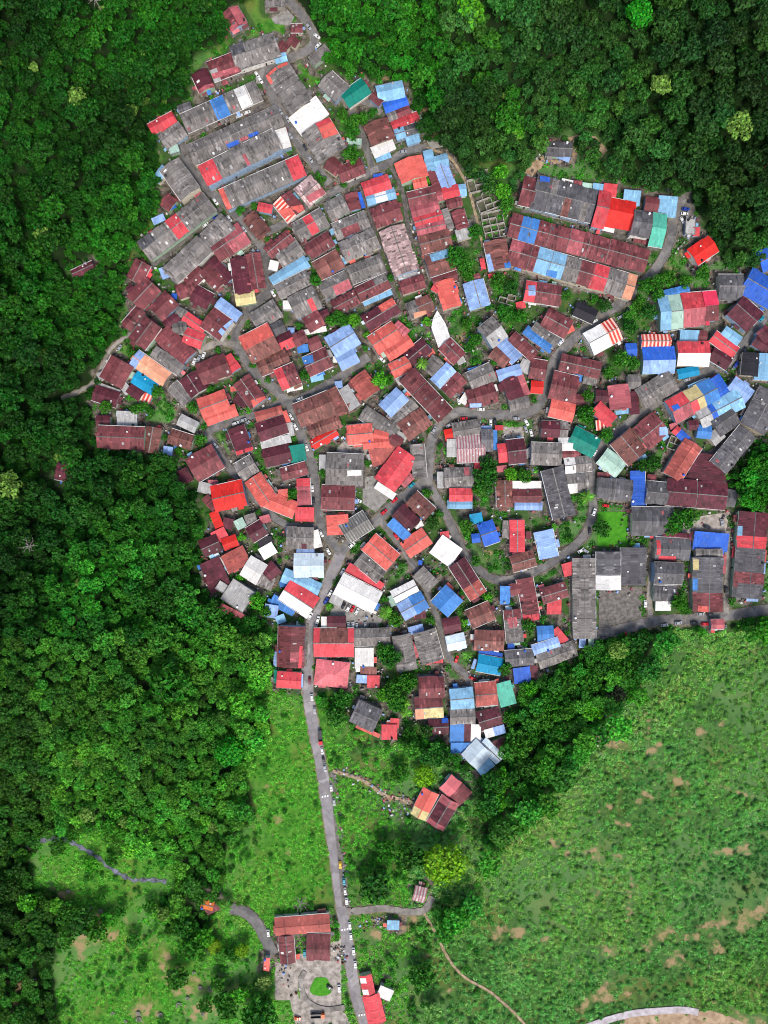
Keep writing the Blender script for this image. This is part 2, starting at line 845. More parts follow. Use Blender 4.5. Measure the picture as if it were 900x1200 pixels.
def roof_group():
    g = bpy.data.node_groups.new('weathered_sheet', 'ShaderNodeTree')
    I = g.interface
    I.new_socket('Color', in_out='INPUT', socket_type='NodeSocketColor')
    I.new_socket('Stain', in_out='INPUT', socket_type='NodeSocketColor')
    I.new_socket('Sheet', in_out='INPUT', socket_type='NodeSocketFloat')
    I.new_socket('Wear', in_out='INPUT', socket_type='NodeSocketFloat')
    I.new_socket('Color', in_out='OUTPUT', socket_type='NodeSocketColor')
    I.new_socket('Bump', in_out='OUTPUT', socket_type='NodeSocketFloat')
    b = NB(g)
    gi = b.n('NodeGroupInput'); go = b.n('NodeGroupOutput')
    uv = b.n('ShaderNodeUVMap'); uv.uv_map = 'UVMap'
    oi = b.n('ShaderNodeObjectInfo')
    sep = b.n('ShaderNodeSeparateXYZ'); b.l(uv.outputs[0], sep.inputs[0])
    off = b.math('MULTIPLY', oi.outputs['Random'], 137.0)
    # every sheet its own tone
    iu = b.math('FLOOR', b.math('DIVIDE', sep.outputs[0], 0.95)); iv = b.math('FLOOR', b.math('DIVIDE', sep.outputs[1], 2.3))
    cv = b.n('ShaderNodeCombineXYZ'); b.l(iu, cv.inputs[0]); b.l(iv, cv.inputs[1]); b.l(off, cv.inputs[2])
    wn = b.n('ShaderNodeTexWhiteNoise', noise_dimensions='3D'); b.l(cv.outputs[0], wn.inputs['Vector'])
    # broad panels of several sheets
    iu2 = b.math('FLOOR', b.math('DIVIDE', b.math('ADD', sep.outputs[0], off), 3.7)); iv2 = b.math('FLOOR', b.math('DIVIDE', sep.outputs[1], 3.4))
    cv2 = b.n('ShaderNodeCombineXYZ'); b.l(iu2, cv2.inputs[0]); b.l(iv2, cv2.inputs[1]); b.l(off, cv2.inputs[2])
    wn2 = b.n('ShaderNodeTexWhiteNoise', noise_dimensions='3D'); b.l(cv2.outputs[0], wn2.inputs['Vector'])
    # streaks down the slope and blotches
    sv = b.n('ShaderNodeCombineXYZ'); b.l(b.math('MULTIPLY', sep.outputs[0], 1.6), sv.inputs[0]); b.l(b.math('MULTIPLY', sep.outputs[1], 0.22), sv.inputs[1]); b.l(off, sv.inputs[2])
    st = b.noise(sv.outputs[0], 1.0, 3, 0.6)
    bv = b.n('ShaderNodeCombineXYZ'); b.l(sep.outputs[0], bv.inputs[0]); b.l(sep.outputs[1], bv.inputs[1]); b.l(off, bv.inputs[2])
    bl = b.noise(bv.outputs[0], 0.33, 4, 0.65)
    fine = b.noise(bv.outputs[0], 1.9, 2, 0.6)
    br = b.ramp(wn.outputs['Value'], 0, 1, 0.84, 1.14)
    br = b.math('MULTIPLY_ADD', b.math('GREATER_THAN', wn.outputs['Value'], .93), .38, br)
    br = b.math('MULTIPLY_ADD', b.math('LESS_THAN', wn.outputs['Value'], .06), -.3, br)
    br2 = b.ramp(wn2.outputs['Value'], 0, 1, 0.74, 1.26)
    one = b.math('MULTIPLY_ADD', b.math('SUBTRACT', b.math('MULTIPLY', br, br2), 1.0), gi.outputs['Sheet'], 1.0)
    ob = b.ramp(oi.outputs['Random'], 0, 1, 0.86, 1.14)
    tone = b.math('MULTIPLY', b.math('MULTIPLY', one, ob), b.ramp(fine, 0.25, 0.75, 0.88, 1.12))
    tc = b.n('ShaderNodeCombineXYZ')
    for i in range(3): b.l(tone, tc.inputs[i])
    c1 = b.mix(1.0, gi.outputs['Color'], tc.outputs[0], 'MULTIPLY')
    f = b.math('MULTIPLY', b.math('ADD', b.ramp(st, 0.5, 0.72), b.ramp(bl, 0.54, 0.72)), gi.outputs['Wear'], clamp=True)
    c2 = b.mix(f, c1, gi.outputs['Stain'])
    b.l(c2, go.inputs['Color'])
    rib = b.math('SINE', b.math('MULTIPLY', sep.outputs[0], 2 * math.pi / 0.95))
    b.l(rib, go.inputs['Bump'])
    return g
RG = roof_group()

# code: (words, sRGB as lit, stain sRGB, sheet variation, wear, family)
PAL = {
 'm': ('maroon', (122, 64, 67), (86, 56, 56), 1.1, .6, 'maroon'),
 'n': ('dark maroon', (94, 42, 53), (68, 44, 48), 1.0, .55, 'maroon'),
 'a': ('brown', (128, 80, 73), (90, 68, 62), 1.15, .65, 'maroon'),
 'B': ('brick brown', (172, 88, 80), (138, 80, 74), .8, .5, 'brick'),
 'r': ('red', (210, 70, 78), (190, 100, 102), .65, .55, 'red'),
 'e': ('bright red', (216, 42, 36), (184, 70, 62), .5, .4, 'red'),
 's': ('coral', (218, 98, 88), (202, 124, 112), .65, .5, 'red'),
 'p': ('dusty pink', (176, 92, 98), (140, 84, 88), .8, .5, 'pink'),
 'P': ('light pink', (224, 118, 124), (196, 110, 114), .4, .25, 'pink'),
 'i': ('hot pink', (226, 58, 88), (190, 60, 80), .4, .25, 'pink'),
 'k': ('grey', (128, 122, 118), (78, 74, 71), 1.1, .7, 'grey'),
 'd': ('dark grey', (98, 96, 99), (62, 60, 62), 1.0, .65, 'grey'),
 'l': ('pale grey', (176, 174, 172), (132, 128, 124), .5, .5, 'pale'),
 'g': ('ribbed grey', (138, 136, 132), (98, 95, 90), .8, .5, 'grey'),
 'w': ('white', (232, 229, 224), (190, 184, 176), .35, .45, 'white'),
 'K': ('icy white', (206, 222, 232), (172, 190, 202), .35, .35, 'white'),
 'b': ('royal blue', (44, 98, 202), (88, 120, 178), .5, .5, 'blue'),
 'f': ('mid blue', (70, 130, 200), (80, 112, 156), .5, .35, 'blue'),
 'c': ('light blue', (132, 180, 212), (112, 146, 168), .5, .4, 'paleblue'),
 'u': ('powder blue', (146, 176, 224), (120, 140, 176), .5, .4, 'paleblue'),
 'h': ('cyan', (20, 142, 186), (40, 118, 146), .4, .3, 'cyan'),
 't': ('teal green', (14, 124, 108), (34, 98, 88), .5, .35, 'teal'),
 'v': ('aqua green', (86, 180, 156), (90, 148, 132), .45, .35, 'teal'),
 'q': ('pale green', (166, 196, 180), (134, 154, 140), .45, .4, 'palegreen'),
 'o': ('peach', (226, 156, 124), (186, 130, 108), .5, .35, 'peach'),
 'y': ('cream', (218, 200, 142), (178, 160, 116), .5, .4, 'cream'),
 'O': ('orange', (224, 118, 52), (180, 96, 52), .4, .3, 'orange'),
 'j': ('black', (42, 40, 46), (30, 29, 33), .6, .4, 'black'),
 'x': ('mottled pink', (186, 158, 154), (120, 92, 92), 1.5, .8, 'mottled'),
 'z': ('red striped', (206, 62, 52), (206, 130, 110), .6, .5, 'striped'),
 'Z': ('grey striped', (190, 176, 176), (140, 108, 110), .8, .5, 'striped'),
}
ALB = 0.86
_rm = {}
def roof_mat(code):
    if code in _rm: return _rm[code]
    nm, c, st, sh, we, fam = PAL[code]
    m, nt, b = new_mat('roof_' + nm.replace(' ', '_'), rough=0.62)
    h = NB(nt)
    g = h.n('ShaderNodeGroup'); g.node_tree = RG
    cc = tuple(v * ALB for v in lin(c)); ss = tuple(v * ALB for v in lin(st))
    g.inputs['Color'].default_value = (*cc, 1); g.inputs['Stain'].default_value = (*ss, 1)
    g.inputs['Sheet'].default_value = sh; g.inputs['Wear'].default_value = we
    out = g.outputs['Color']
    if code in 'zZg' or code == 'Z':
        uv = h.n('ShaderNodeUVMap'); uv.uv_map = 'UVMap'
        sp = h.n('ShaderNodeSeparateXYZ'); h.l(uv.outputs[0], sp.inputs[0])
        per = 2.2 if code == 'z' else 1.7
        sw = h.math('GREATER_THAN', h.math('SINE', h.math('MULTIPLY', sp.outputs[0], 2 * math.pi / per)), 0.15)
        alt = {'z': lin((232, 190, 176)), 'Z': lin((150, 96, 100)), 'g': lin((92, 90, 86))}[code]
        out = h.mix(sw, out, (*alt, 1))
    h.l(out, b.inputs['Base Color'])
    bp = h.n('ShaderNodeBump'); bp.inputs['Strength'].default_value = 0.35; bp.inputs['Distance'].default_value = 0.05
    h.l(g.outputs['Bump'], bp.inputs['Height']); h.l(bp.outputs[0], b.inputs['Normal'])
    _rm[code] = m
    return m

def noisy(name, a, b_, scale, rough=0.9, bump=0.0, detail=4, objrand=0.0):
    m, nt, b = new_mat(name, rough=rough)
    h = NB(nt)
    geo = h.n('ShaderNodeNewGeometry')
    f = h.noise(geo.outputs['Position'], scale, detail, 0.65)
    c = h.mix(h.ramp(f, 0.35, 0.65), (*[v * ALB for v in lin(a)], 1), (*[v * ALB for v in lin(b_)], 1))
    if objrand:
        oi = h.n('ShaderNodeObjectInfo'); hs = h.n('ShaderNodeHueSaturation')
        h.l(c, hs.inputs['Color']); h.l(h.ramp(oi.outputs['Random'], 0, 1, 1 - objrand, 1 + objrand), hs.inputs['Value'])
        c = hs.outputs[0]
    h.l(c, b.inputs['Base Color'])
    if bump:
        bp = h.n('ShaderNodeBump'); bp.inputs['Strength'].default_value = bump
        h.l(f, bp.inputs['Height']); h.l(bp.outputs[0], b.inputs['Normal'])
    return m

M_WALL = [noisy('painted_wall_' + n, c, d, 0.7, objrand=.1) for n, c, d in (
    ('cream', (214, 206, 186), (178, 168, 150)), ('white', (226, 224, 218), (190, 186, 178)),
    ('green', (170, 196, 170), (140, 160, 138)), ('blue', (160, 184, 208), (128, 148, 170)), ('raw', (150, 144, 136), (112, 106, 100)))]
M_CONC = noisy('concrete', (142, 135, 126), (80, 75, 70), 0.45, objrand=.3, detail=7)
M_PARA = noisy('parapet', (150, 146, 142), (98, 94, 92), 0.8, objrand=.25)
M_TRIM = noisy('white_trim', (232, 230, 226), (196, 192, 186), 0.9)
M_DARK = noisy('dark_timber', (70, 56, 48), (48, 38, 34), 1.0)
M_GLASS, _, _b = new_mat('window_glass', (0.02, 0.025, 0.03), 0.12)
M_RUBBER, _, _b = new_mat('rubber', (0.015, 0.015, 0.016), 0.8)
M_BARK = noisy('bark', (92, 74, 56), (60, 48, 38), 1.2)
M_TANK = [new_mat('tank_' + n, lin(c), 0.45)[0] for n, c in (('white', (232, 234, 236)), ('blue', (40, 96, 190)), ('black', (38, 38, 42)), ('grey', (150, 152, 154)))]

# ------------------------------------------------------------------ mesh helpers
class MB:
    def __init__(s): s.v = []; s.f = []; s.uv = []; s.mi = []
    def quad(s, pts, uvs=None, mi=0):
        i = len(s.v); s.v += [tuple(p) for p in pts]; s.f.append(tuple(range(i, i + len(pts))))
        s.uv += list(uvs) if uvs else [(p[0], p[1]) for p in pts]; s.mi.append(mi)
    def slab(s, top, th, uvs=None, mi=0):
        """a sheet of thickness th under the given top polygon (counter-clockwise from above)"""
        n = len(top); bot = [(p[0], p[1], p[2] - th) for p in top]
        s.quad(top, uvs, mi); s.quad(bot[::-1], uvs[::-1] if uvs else None, mi)
        for k in range(n):
            j = (k + 1) % n
            s.quad([top[k], bot[k], bot[j], top[j]], [(uvs or top)[q][:2] for q in (k, k, j, j)], mi)
    def box(s, x0, x1, y0, y1, z0, z1, mi=0):
        a = [(x0, y0, z1), (x1, y0, z1), (x1, y1, z1), (x0, y1, z1)]
        s.slab(a, z1 - z0, mi=mi)
    def cyl(s, c, r, z0, z1, n=10, r2=None, mi=0, cap=True):
        r2 = r if r2 is None else r2
        lo = [(c[0] + r * math.cos(2 * math.pi * k / n), c[1] + r * math.sin(2 * math.pi * k / n), z0) for k in range(n)]
        hi = [(c[0] + r2 * math.cos(2 * math.pi * k / n), c[1] + r2 * math.sin(2 * math.pi * k / n), z1) for k in range(n)]
        for k in range(n):
            j = (k + 1) % n; s.quad([lo[k], lo[j], hi[j], hi[k]], mi=mi)
        if cap: s.quad(hi, mi=mi); s.quad(lo[::-1], mi=mi)
    def tube(s, pts, rad, n=6):
        prev = None
        for k, p in enumerate(pts):
            p = Vector(p); d = (Vector(pts[min(k + 1, len(pts) - 1)]) - Vector(pts[max(k - 1, 0)])).normalized()
            a = d.orthogonal().normalized(); b = d.cross(a)
            ring = [tuple(p + rad[k] * (a * math.cos(2 * math.pi * q / n) + b * math.sin(2 * math.pi * q / n))) for q in range(n)]
            if prev:
                for q in range(n): s.quad([prev[q], prev[(q + 1) % n], ring[(q + 1) % n], ring[q]])
            prev = ring
        s.quad(prev)
    def mesh(s, name, mats, smooth=False):
        me = bpy.data.meshes.new(name)
        me.from_pydata(s.v, [], s.f)
        ul = me.uv_layers.new(name='UVMap')
        ul.data.foreach_set('uv', np.array(s.uv, dtype=np.float32).ravel())
        for m in (mats if isinstance(mats, (list, tuple)) else [mats]): me.materials.append(m)
        me.polygons.foreach_set('material_index', s.mi)
        if smooth: me.polygons.foreach_set('use_smooth', [True] * len(s.f))
        me.update()
        return me
    def build(s, name, mats, parent=None, loc=(0, 0, 0), rz=0.0, smooth=False):
        return link(name, s.mesh(name, mats, smooth), parent, loc, rz)

def link(name, data, parent=None, loc=(0, 0, 0), rz=0.0):
    o = bpy.data.objects.new(name, data); COL.objects.link(o)
    o.location = loc; o.rotation_euler = (0, 0, rz)
    if parent is not None: o.parent = parent
    return o
def thing(name, label, cat, loc, rz=0.0, group=None):
    o = link(name, None, None, loc, rz)
    if label: o['label'] = label
    o['category'] = cat
    if group: o['group'] = group
    return o
def struct(o, kind='structure'):
    o['kind'] = kind
    return o

# ------------------------------------------------------------------ read the traced plan
BLD, AWN, WING, CARS, TREES, RUINS = [], [], [], [], [], []
ox = oy = 0
def px(a, b): return (ox + float(a) / 4, oy + float(b) / 4)
for ln in PLAN.strip().splitlines():
    seg = [q.split() for q in ln.split(';')]
    t = seg[0]
    if not t: continue
    if t[0] == 'T': ox, oy = int(t[1]), int(t[2]); continue
    if t[0] == 't':
        seg[0] = t[1:]
        for q in seg:
            TREES.append((*px(q[0], q[1]), float(q[2]) / 4, q[3] if len(q) > 3 else 'm'))
        continue
    if t[0] in 'CV':
        CARS.append((t[0], *px(t[1], t[2]), float(t[3]), t[4])); continue
    a, b = px(t[1], t[2]), px(t[3], t[4])
    wd = float(t[5]) / 4
    if t[0] == 'X': RUINS.append((a, b, wd)); continue
    d = dict(k=t[0], a=a, b=b, w=wd, col=t[6], n=int(t[7]) if len(t) > 7 else 1,
             pat=[(float(q[0]), float(q[1]), int(q[2]), q[3]) for q in seg[1:] if q[0] != 'G'],
             outline=[px(q[i], q[i + 1]) for q in seg[1:] if q[0] == 'G' for i in range(1, len(q), 2)])
    if t[0] == 'A': AWN.append(d)
    elif t[0] == 'W': d['host'] = len(BLD) - 1; WING.append(d)
    else: BLD.append(d)

def setup(d, h):
    """plan record -> world frame: centre, angle, length L, half width hw"""
    if d['k'] in 'AS' or d['k'] == 'F':
        pass
    a, b = w2(*d['a'], h), w2(*d['b'], h)
    dx, dy = b[0] - a[0], b[1] - a[1]
    d['L'] = max(math.hypot(dx, dy), 1.2); d['ang'] = math.atan2(dy, dx)
    d['c'] = ((a[0] + b[0]) / 2, (a[1] + b[1]) / 2)
    d['hw'] = d['w'] * S * (CAMH - h) / CAMH / 2
    if d['k'] in 'RSHF': d['L'] *= 1.05; d['hw'] *= 1.085
    d['area'] = d['L'] * d['hw'] * 2
for d in BLD:
    big = d['n'] > 1 or d['w'] > 22
    d['eave'] = (RNG.uniform(3.8, 5.0) if big else RNG.uniform(3.1, 4.2)) + (2.2 if RNG.random() < .12 and big else 0)
    if d['k'] == 'S': d['eave'] = RNG.uniform(2.6, 3.4)
    setup(d, d['eave'] + .5)
for d in WING: setup(d, 3.4)
for d in AWN: setup(d, 2.7)

def local(d, p):
    x, y = p[0] - d['c'][0], p[1] - d['c'][1]; c, s = math.cos(d['ang']), math.sin(d['ang'])
    return (x * c + y * s, -x * s + y * c)
def rect_dist(d, p):
    x, y = local(d, p)
    return math.hypot(max(abs(x) - d['L'] / 2, 0), max(abs(y) - d['hw'], 0))
def corners(d):
    c, s = math.cos(d['ang']), math.sin(d['ang'])
    return [(d['c'][0] + x * c - y * s, d['c'][1] + x * s + y * c) for x in (-d['L'] / 2, 0, d['L'] / 2) for y in (-d['hw'], 0, d['hw'])]
def gap(a, b):
    return min(min(rect_dist(a, p) for p in corners(b)), min(rect_dist(b, p) for p in corners(a)))

# the smallest lean-tos that touch a bigger building are annexes of it
for d in BLD: d['annex'] = []
order = sorted(BLD, key=lambda d: d['area'])
alive = list(BLD)
N_MAX = 296
for d in order:
    if len(alive) <= N_MAX: break
    if d['n'] > 1: continue
    best = None
    for e in alive:
        if e is d or e['area'] < d['area'] or math.dist(d['c'], e['c']) > 40: continue
        g = gap(d, e)
        if g < 2.5 and (best is None or g < best[0]): best = (g, e)
    if best:
        alive.remove(d); best[1]['annex'].append(d); d['host_d'] = best[1]
        best[1]['annex'] += d['annex']; d['annex'] = []
HOUSES = alive
for w_ in WING:
    h_ = BLD[w_['host']]
    while 'host_d' in h_: h_ = h_['host_d']
    h_.setdefault('wings', []).append(w_)
for a_ in AWN:
    best = min(HOUSES, key=lambda e: rect_dist(e, a_['c']) + 0.02 * math.dist(e['c'], a_['c']))
    best.setdefault('awn', []).append(a_)

def poly(s): return [tuple(map(float, p.split(','))) for p in s.split()]
ROADS = [r.split('|') for r in '''road|13|435,1215 418,1170 408,1110 400,1060 392,1000 384,950 377,900 369,860 362,820 360,790 362,750 368,720 380,690 392,665 399,648
road|10|399,648 385,630 375,610 370,580 366,545 355,515 341,482 333,467 315,450 297,434 282,414 274,400
road|9|274,402 280,380 298,357 315,340 314,315 308,293 293,270 280,255 265,240 242,220 225,197 215,180 213,160 225,152
road|10|333,470 345,470 365,462 395,445 415,430 432,418
road|8|333,470 305,484 265,497 244,507 250,520 262,540 287,570 305,590 318,604 337,615 365,618 377,617
road|11|399,648 420,627 445,607 470,585 490,570 502,561
road|10|502,562 504,532 507,512 518,495 537,483 562,485 590,486 618,484 634,470 642,445 650,422 662,407 676,394 700,374 725,357 742,342 760,325 775,305 785,282 790,257 800,232
road|9|501,563 510,580 519,596 528,614 538,637 550,657 567,672 585,680 612,676 640,663 660,650 676,637 688,622 695,597 693,575 694,542 702,525 725,506 750,485 775,469 800,452 825,437 850,428 866,410 884,388 905,362
road|6|446,610 465,634 480,656 496,682 507,710 515,732 523,764 534,780 548,795 555,825 559,860
road|11|690,745 720,739 745,733 767,728 795,726 825,725 855,721 882,717 960,705
lane|6|762,724 761,700 763,670 765,635
lane|6|851,720 851,690 853,660 852,622
road|9|322,-20 342,5 354,18 364,34 369,46 362,58 345,66 330,72 310,82 311,94 322,118 337,148 352,172 370,196 386,216
road|8|296,278 329,264 360,242 390,226 415,212 437,200 452,193 475,178 500,173
path|3|500,173 527,185 542,207 550,225 558,255 566,290
road|6|447,133 430,120 412,122 416,140 426,165 437,198
alley|5|265,213 300,194 340,173
alley|5|215,182 240,168 275,152 308,122
alley|6|178,312 212,285 246,254 260,244
lane|4|72,467 92,459 110,448 122,425 132,407 152,392 168,382
lane|7|233,412 255,402 276,404
alley|5|458,196 470,218 476,252 483,290
alley|4|432,244 444,297 455,325 464,350
alley|4|610,248 640,250 680,262 720,275 768,290
alley|4|782,480 800,500 825,530 845,520
road|12|270,1064 286,1068 300,1080 311,1099 321,1118
lane|8|406,1068 430,1066 450,1064 475,1068 497,1066 506,1050
track|3|497,1070 510,1092 525,1122 545,1145 577,1164 615,1200 640,1240
track|4|390,903 425,914 450,931 477,938 490,946
strip|8|640,1222 690,1202 737,1188 775,1184 800,1183 818,1186
driveway|6|404,1180 380,1182 360,1172 352,1150 358,1138'''.splitlines()]
def catmull(P, step=3.0):
    P = [P[0]] + P + [P[-1]]; out = []
    for i in range(1, len(P) - 2):
        p0, p1, p2, p3 = map(np.array, (P[i - 1], P[i], P[i + 1], P[i + 2]))
        n = max(2, int(np.linalg.norm(p2 - p1) / step))
        for k in range(n):
            t = k / n
            out.append(tuple(.5 * (2 * p1 + (p2 - p0) * t + (2 * p0 - 5 * p1 + 4 * p2 - p3) * t * t + (3 * p1 - p0 - 3 * p2 + p3) * t ** 3)))
    out.append(tuple(map(float, P[-1])))
    return out
ROADPTS = []
for kind, wd, pts in ROADS: ROADPTS.append((kind, float(wd), catmull(poly(pts))))
stp = catmull(poly('30,992 45,986 73,983 95,993 112,1003 128,1016 142,1025 157,1031 175,1031 195,1033'))
allroad = np.array([(x, y, w / 2) for k, w, P in ROADPTS for x, y in P] + [(x, y, 3.2) for x, y in stp])
def road_gap(x, y):
    return float(np.min(np.hypot(allroad[:, 0] - x, allroad[:, 1] - y) - allroad[:, 2]))

# ------------------------------------------------------------------ unique descriptions
def render(base, combo):
    cols = [p[9:-5] for p, k in combo if p.startswith('beside a ') and p.endswith(' roof')]
    rest = [p for p, k in combo if not (p.startswith('beside a ') and p.endswith(' roof'))]
    own = [p for p in rest if p.startswith('with ')]
    rest = [p for p in rest if p not in own]
    if len(own) > 1: own = [own[0]] + ['and' + p[4:] for p in own[1:]]
    bs = []
    if len(cols) == 1: bs = [f'beside a {cols[0]} roof']
    elif cols: bs = ['beside ' + ', '.join(cols[:-1]) + ' and ' + cols[-1] + ' roofs']
    return ' '.join([base] + own + bs + rest)
NTH = 'first second third fourth fifth sixth seventh eighth ninth tenth eleventh twelfth'.split()
def describe(items, maxw=16):
    """items: dicts with base (str), fam (comparison class), facts [(phrase, key)], weak set(keys).
    picks the fewest facts that no look-alike also shows."""
    import itertools
    byfam = {}
    for it in items: byfam.setdefault(it['fam'], []).append(it)
    bits = {}
    for fam, its in byfam.items():
        b = bits[fam] = {}
        for n, it in enumerate(its):
            it['bit'] = 1 << n
            for k in it['weak'] | {k for p, k in it['facts']}: b[k] = b.get(k, 0) | it['bit']
    for it in items:
        b = bits[it['fam']]; full = (1 << len(byfam[it['fam']])) - 1
        got = None
        if full == it['bit']: got = tuple(it['facts'][:1])
        for r in (1, 2, 3, 4):
            if got is not None: break
            for combo in itertools.combinations(it['facts'][:16], r):
                m = full
                for p, k in combo: m &= b[k]
                if m == it['bit'] and len(render(it['base'], combo).split()) <= maxw: got = combo; break
        it['label'] = render(it['base'], got) if got is not None else None
    # what is left: an extreme or a short order among the few look-alikes that share the narrowest facts
    for fam, its in byfam.items():
        b = bits[fam]
        for it in its:
            if it['label'] is not None: continue
            best = None
            for r in (2, 1, 3):
                for combo in itertools.combinations(it['facts'][:12], r):
                    if len(render(it['base'], combo).split()) > maxw - 4: continue
                    m = (1 << len(its)) - 1
                    for p, k in combo: m &= b[k]
                    c = bin(m).count('1')
                    if best is None or c < best[0]: best = (c, combo, m)
            pool = [o for o in its if best is None or o['bit'] & best[2]]
            ph = render('', best[1] if best else ()).strip()
            for word, key in (('topmost', lambda o: -o['pos'][1]), ('lowest', lambda o: o['pos'][1]), ('westernmost', lambda o: o['pos'][0]), ('easternmost', lambda o: -o['pos'][0])):
                if min(pool, key=key) is it: it['label'] = f"{word} {it['base']} {ph}"; break
            else:
                pool.sort(key=lambda o: -o['pos'][1]); k = pool.index(it)
                it['label'] = f"{NTH[k]} {it['base']} from the top {ph}" if k < 12 else f"{NTH[min(11, len(pool) - 1 - k)]} {it['base']} from the bottom {ph}"

ROADNAME = {0: 'the entry road', 1: 'the central street', 2: 'the north-west street', 3: 'the short central lane', 4: 'the west lane', 5: 'the cross street between the junctions', 6: 'the curving inner road',
            7: 'the loop road', 8: 'the winding south lane', 9: 'the east road', 12: 'the top road', 13: 'the upper cross street', 16: 'an alley between terraces', 19: 'the far west lane'}
LANDMARK = [((718, 620), 'the bright lawn'), ((563, 235), 'the roofless ruins'), ((515, 385), 'the pointed white roof'), ((399, 650), 'the main road junction'), ((522, 1017), 'the big olive-green tree'), ((362, 137), 'the wide white hall roof'),
            ((690, 515), 'the teal roof'), ((267, 587), 'the bright red roof'), ((885, 335), 'the royal blue roofs'), ((417, 617), 'the ribbed grey slabs'), ((415, 718), 'the car park'), ((727, 712), 'the empty gravel lot'),
            ((288, 350), 'the cream roof'), ((687, 361), 'the black roof'), ((722, 250), 'the bright red terrace'), ((503, 560), 'the second road junction'), ((400, 405), 'the big powder blue roof'), ((412, 105), 'the green roof at the top'),
            ((365, 1090), 'the long rusty roof'), ((517, 940), 'the three pink roofs'), ((565, 885), 'the icy white roofs'), ((820, 465), 'the patchwork blue roofs'), ((710, 405), 'the striped white roof'), ((460, 545), 'the large red roof'),
            ((560, 775), 'the cyan roof'), ((190, 430), 'the peach roof'), ((160, 512), 'the long maroon house'), ((470, 280), 'the mottled pink roof')]
def place_facts(p, q):
    """facts about roads and landmarks near world point p / photograph point q"""
    f, w = [], set()
    for i, nm in ROADNAME.items():
        k_, wd_, P = ROADPTS[i]
        g = min(math.hypot(x - q[0], y - q[1]) for x, y in P[::2]) - wd_ / 2
        if g < 26: w.add('rd' + nm)
        if g < 15: f.append((g, (f'on {nm}', 'rd' + nm)))
    for (lx, ly), nm in LANDMARK:
        g = math.hypot(lx - q[0], ly - q[1])
        if g < 75: w.add('lm' + nm)
        if 14 < g < 52: f.append((g * .4, (f'near {nm}', 'lm' + nm)))
    f.sort()
    return [x[1] for x in f][:4], w

ZX = [(-999, 'western'), (-75, 'middle'), (60, 'eastern')]
def region(p):
    x, y = p
    cx = 'far west' if x < -115 else 'west' if x < -45 else 'middle' if x < 40 else 'east' if x < 130 else 'far east'
    cy = 'top' if y > 215 else 'upper' if y > 130 else 'middle' if y > 30 else 'lower' if y > -60 else 'bottom'
    return cy, cx
def region_phrase(p):
    cy, cx = region(p)
    if cy == 'middle' and cx == 'middle': return 'in the very centre'
    if cy == 'middle': return f'on the {cx} side at mid height'
    if cx == 'middle': return f'in the {cy} part, central'
    return f'in the {cy} part, {cx} side'

def roof_name(e): return PAL[e['col']][0]
def form(e):
    if e['n'] > 1: return 'roofed terrace row'
    return {'F': 'flat-roofed building', 'S': 'lean-to roofed house', 'H': 'hip-roofed house'}.get(e['k'], 'gable-roofed house')
def house_items():
    items = []
    for d in HOUSES:
        facts, weak = [], set()
        pcs = []
        for p in d['pat']:
            if p[3] != d['col'] and p[3] not in pcs: pcs.append(p[3])
        for c in pcs:
            facts.append((f"with a {PAL[c][0]} roof section", 'pat' + PAL[c][5])); weak.add('pat' + PAL[c][5])
        for a in d.get('awn', []):
            facts.append((f"with a {PAL[a['col']][0]} awning", 'awn' + PAL[a['col']][5])); weak.add('awn' + PAL[a['col']][5]); weak.add('pat' + PAL[a['col']][5])
        for a in d['annex'] + d.get('wings', []):
            if PAL[a['col']][5] != PAL[d['col']][5]: facts.append((f"with a {PAL[a['col']][0]} annex", 'anx' + PAL[a['col']][5]))
            weak.add('anx' + PAL[a['col']][5]); weak.add('pat' + PAL[a['col']][5])
        seen = set()
        for e in HOUSES:
            if e is d or math.dist(e['c'], d['c']) > 60: continue
            g = gap(d, e)
            f = PAL[e['col']][5]; tr = '_t' if e['n'] > 1 else ''
            dy = e['c'][1] - d['c'][1]; dx = e['c'][0] - d['c'][0]
            dr = ('below' if dy > 0 else 'above') if abs(dy) > abs(dx) else ('west of' if dx > 0 else 'east of')
            wd = 'terrace' if e['n'] > 1 else 'roof'
            if g < 7:
                weak.add('by' + f); weak.add('by' + f + tr)
                if abs(dy) > .5 * abs(dx): weak.add(('below' if dy > 0 else 'above') + f)
                if abs(dx) > .5 * abs(dy): weak.add(('west of' if dx > 0 else 'east of') + f)
            if g < 3.5:
                if 'by' + f not in seen: facts.append((f"beside a {roof_name(e)} {wd}", 'by' + f + tr)); seen.add('by' + f)
                if dr + f not in seen: facts.append((f"{dr} a {roof_name(e)} {wd}", dr + f)); seen.add(dr + f)
        own = [q for q in facts if q[1][:3] in ('pat', 'awn', 'anx')]
        near = [q for q in facts if q[1].startswith('by')]
        dirs = [q for q in facts if q not in own and q not in near]
        rp = region_phrase(d['c'])
        weak.add('reg' + rp)
        pf, pw = place_facts(d['c'], (d['c'][0] / S + 450, 600 - d['c'][1] / S)); weak |= pw
        size = 'small ' if d['area'] < 55 else 'large ' if d['area'] > 260 and d['n'] == 1 else ''
        items.append(dict(base=f"{size}{roof_name(d)} {form(d)}", fam=(PAL[d['col']][5], 't' if d['n'] > 1 else 'h'), facts=own[:3] + near[:4] + pf[:3] + dirs[:5] + [(rp, 'reg' + rp)], weak=weak, pos=d['c'], d=d))
    describe(items)
    for it in items: it['d']['label'] = it['label']
house_items()

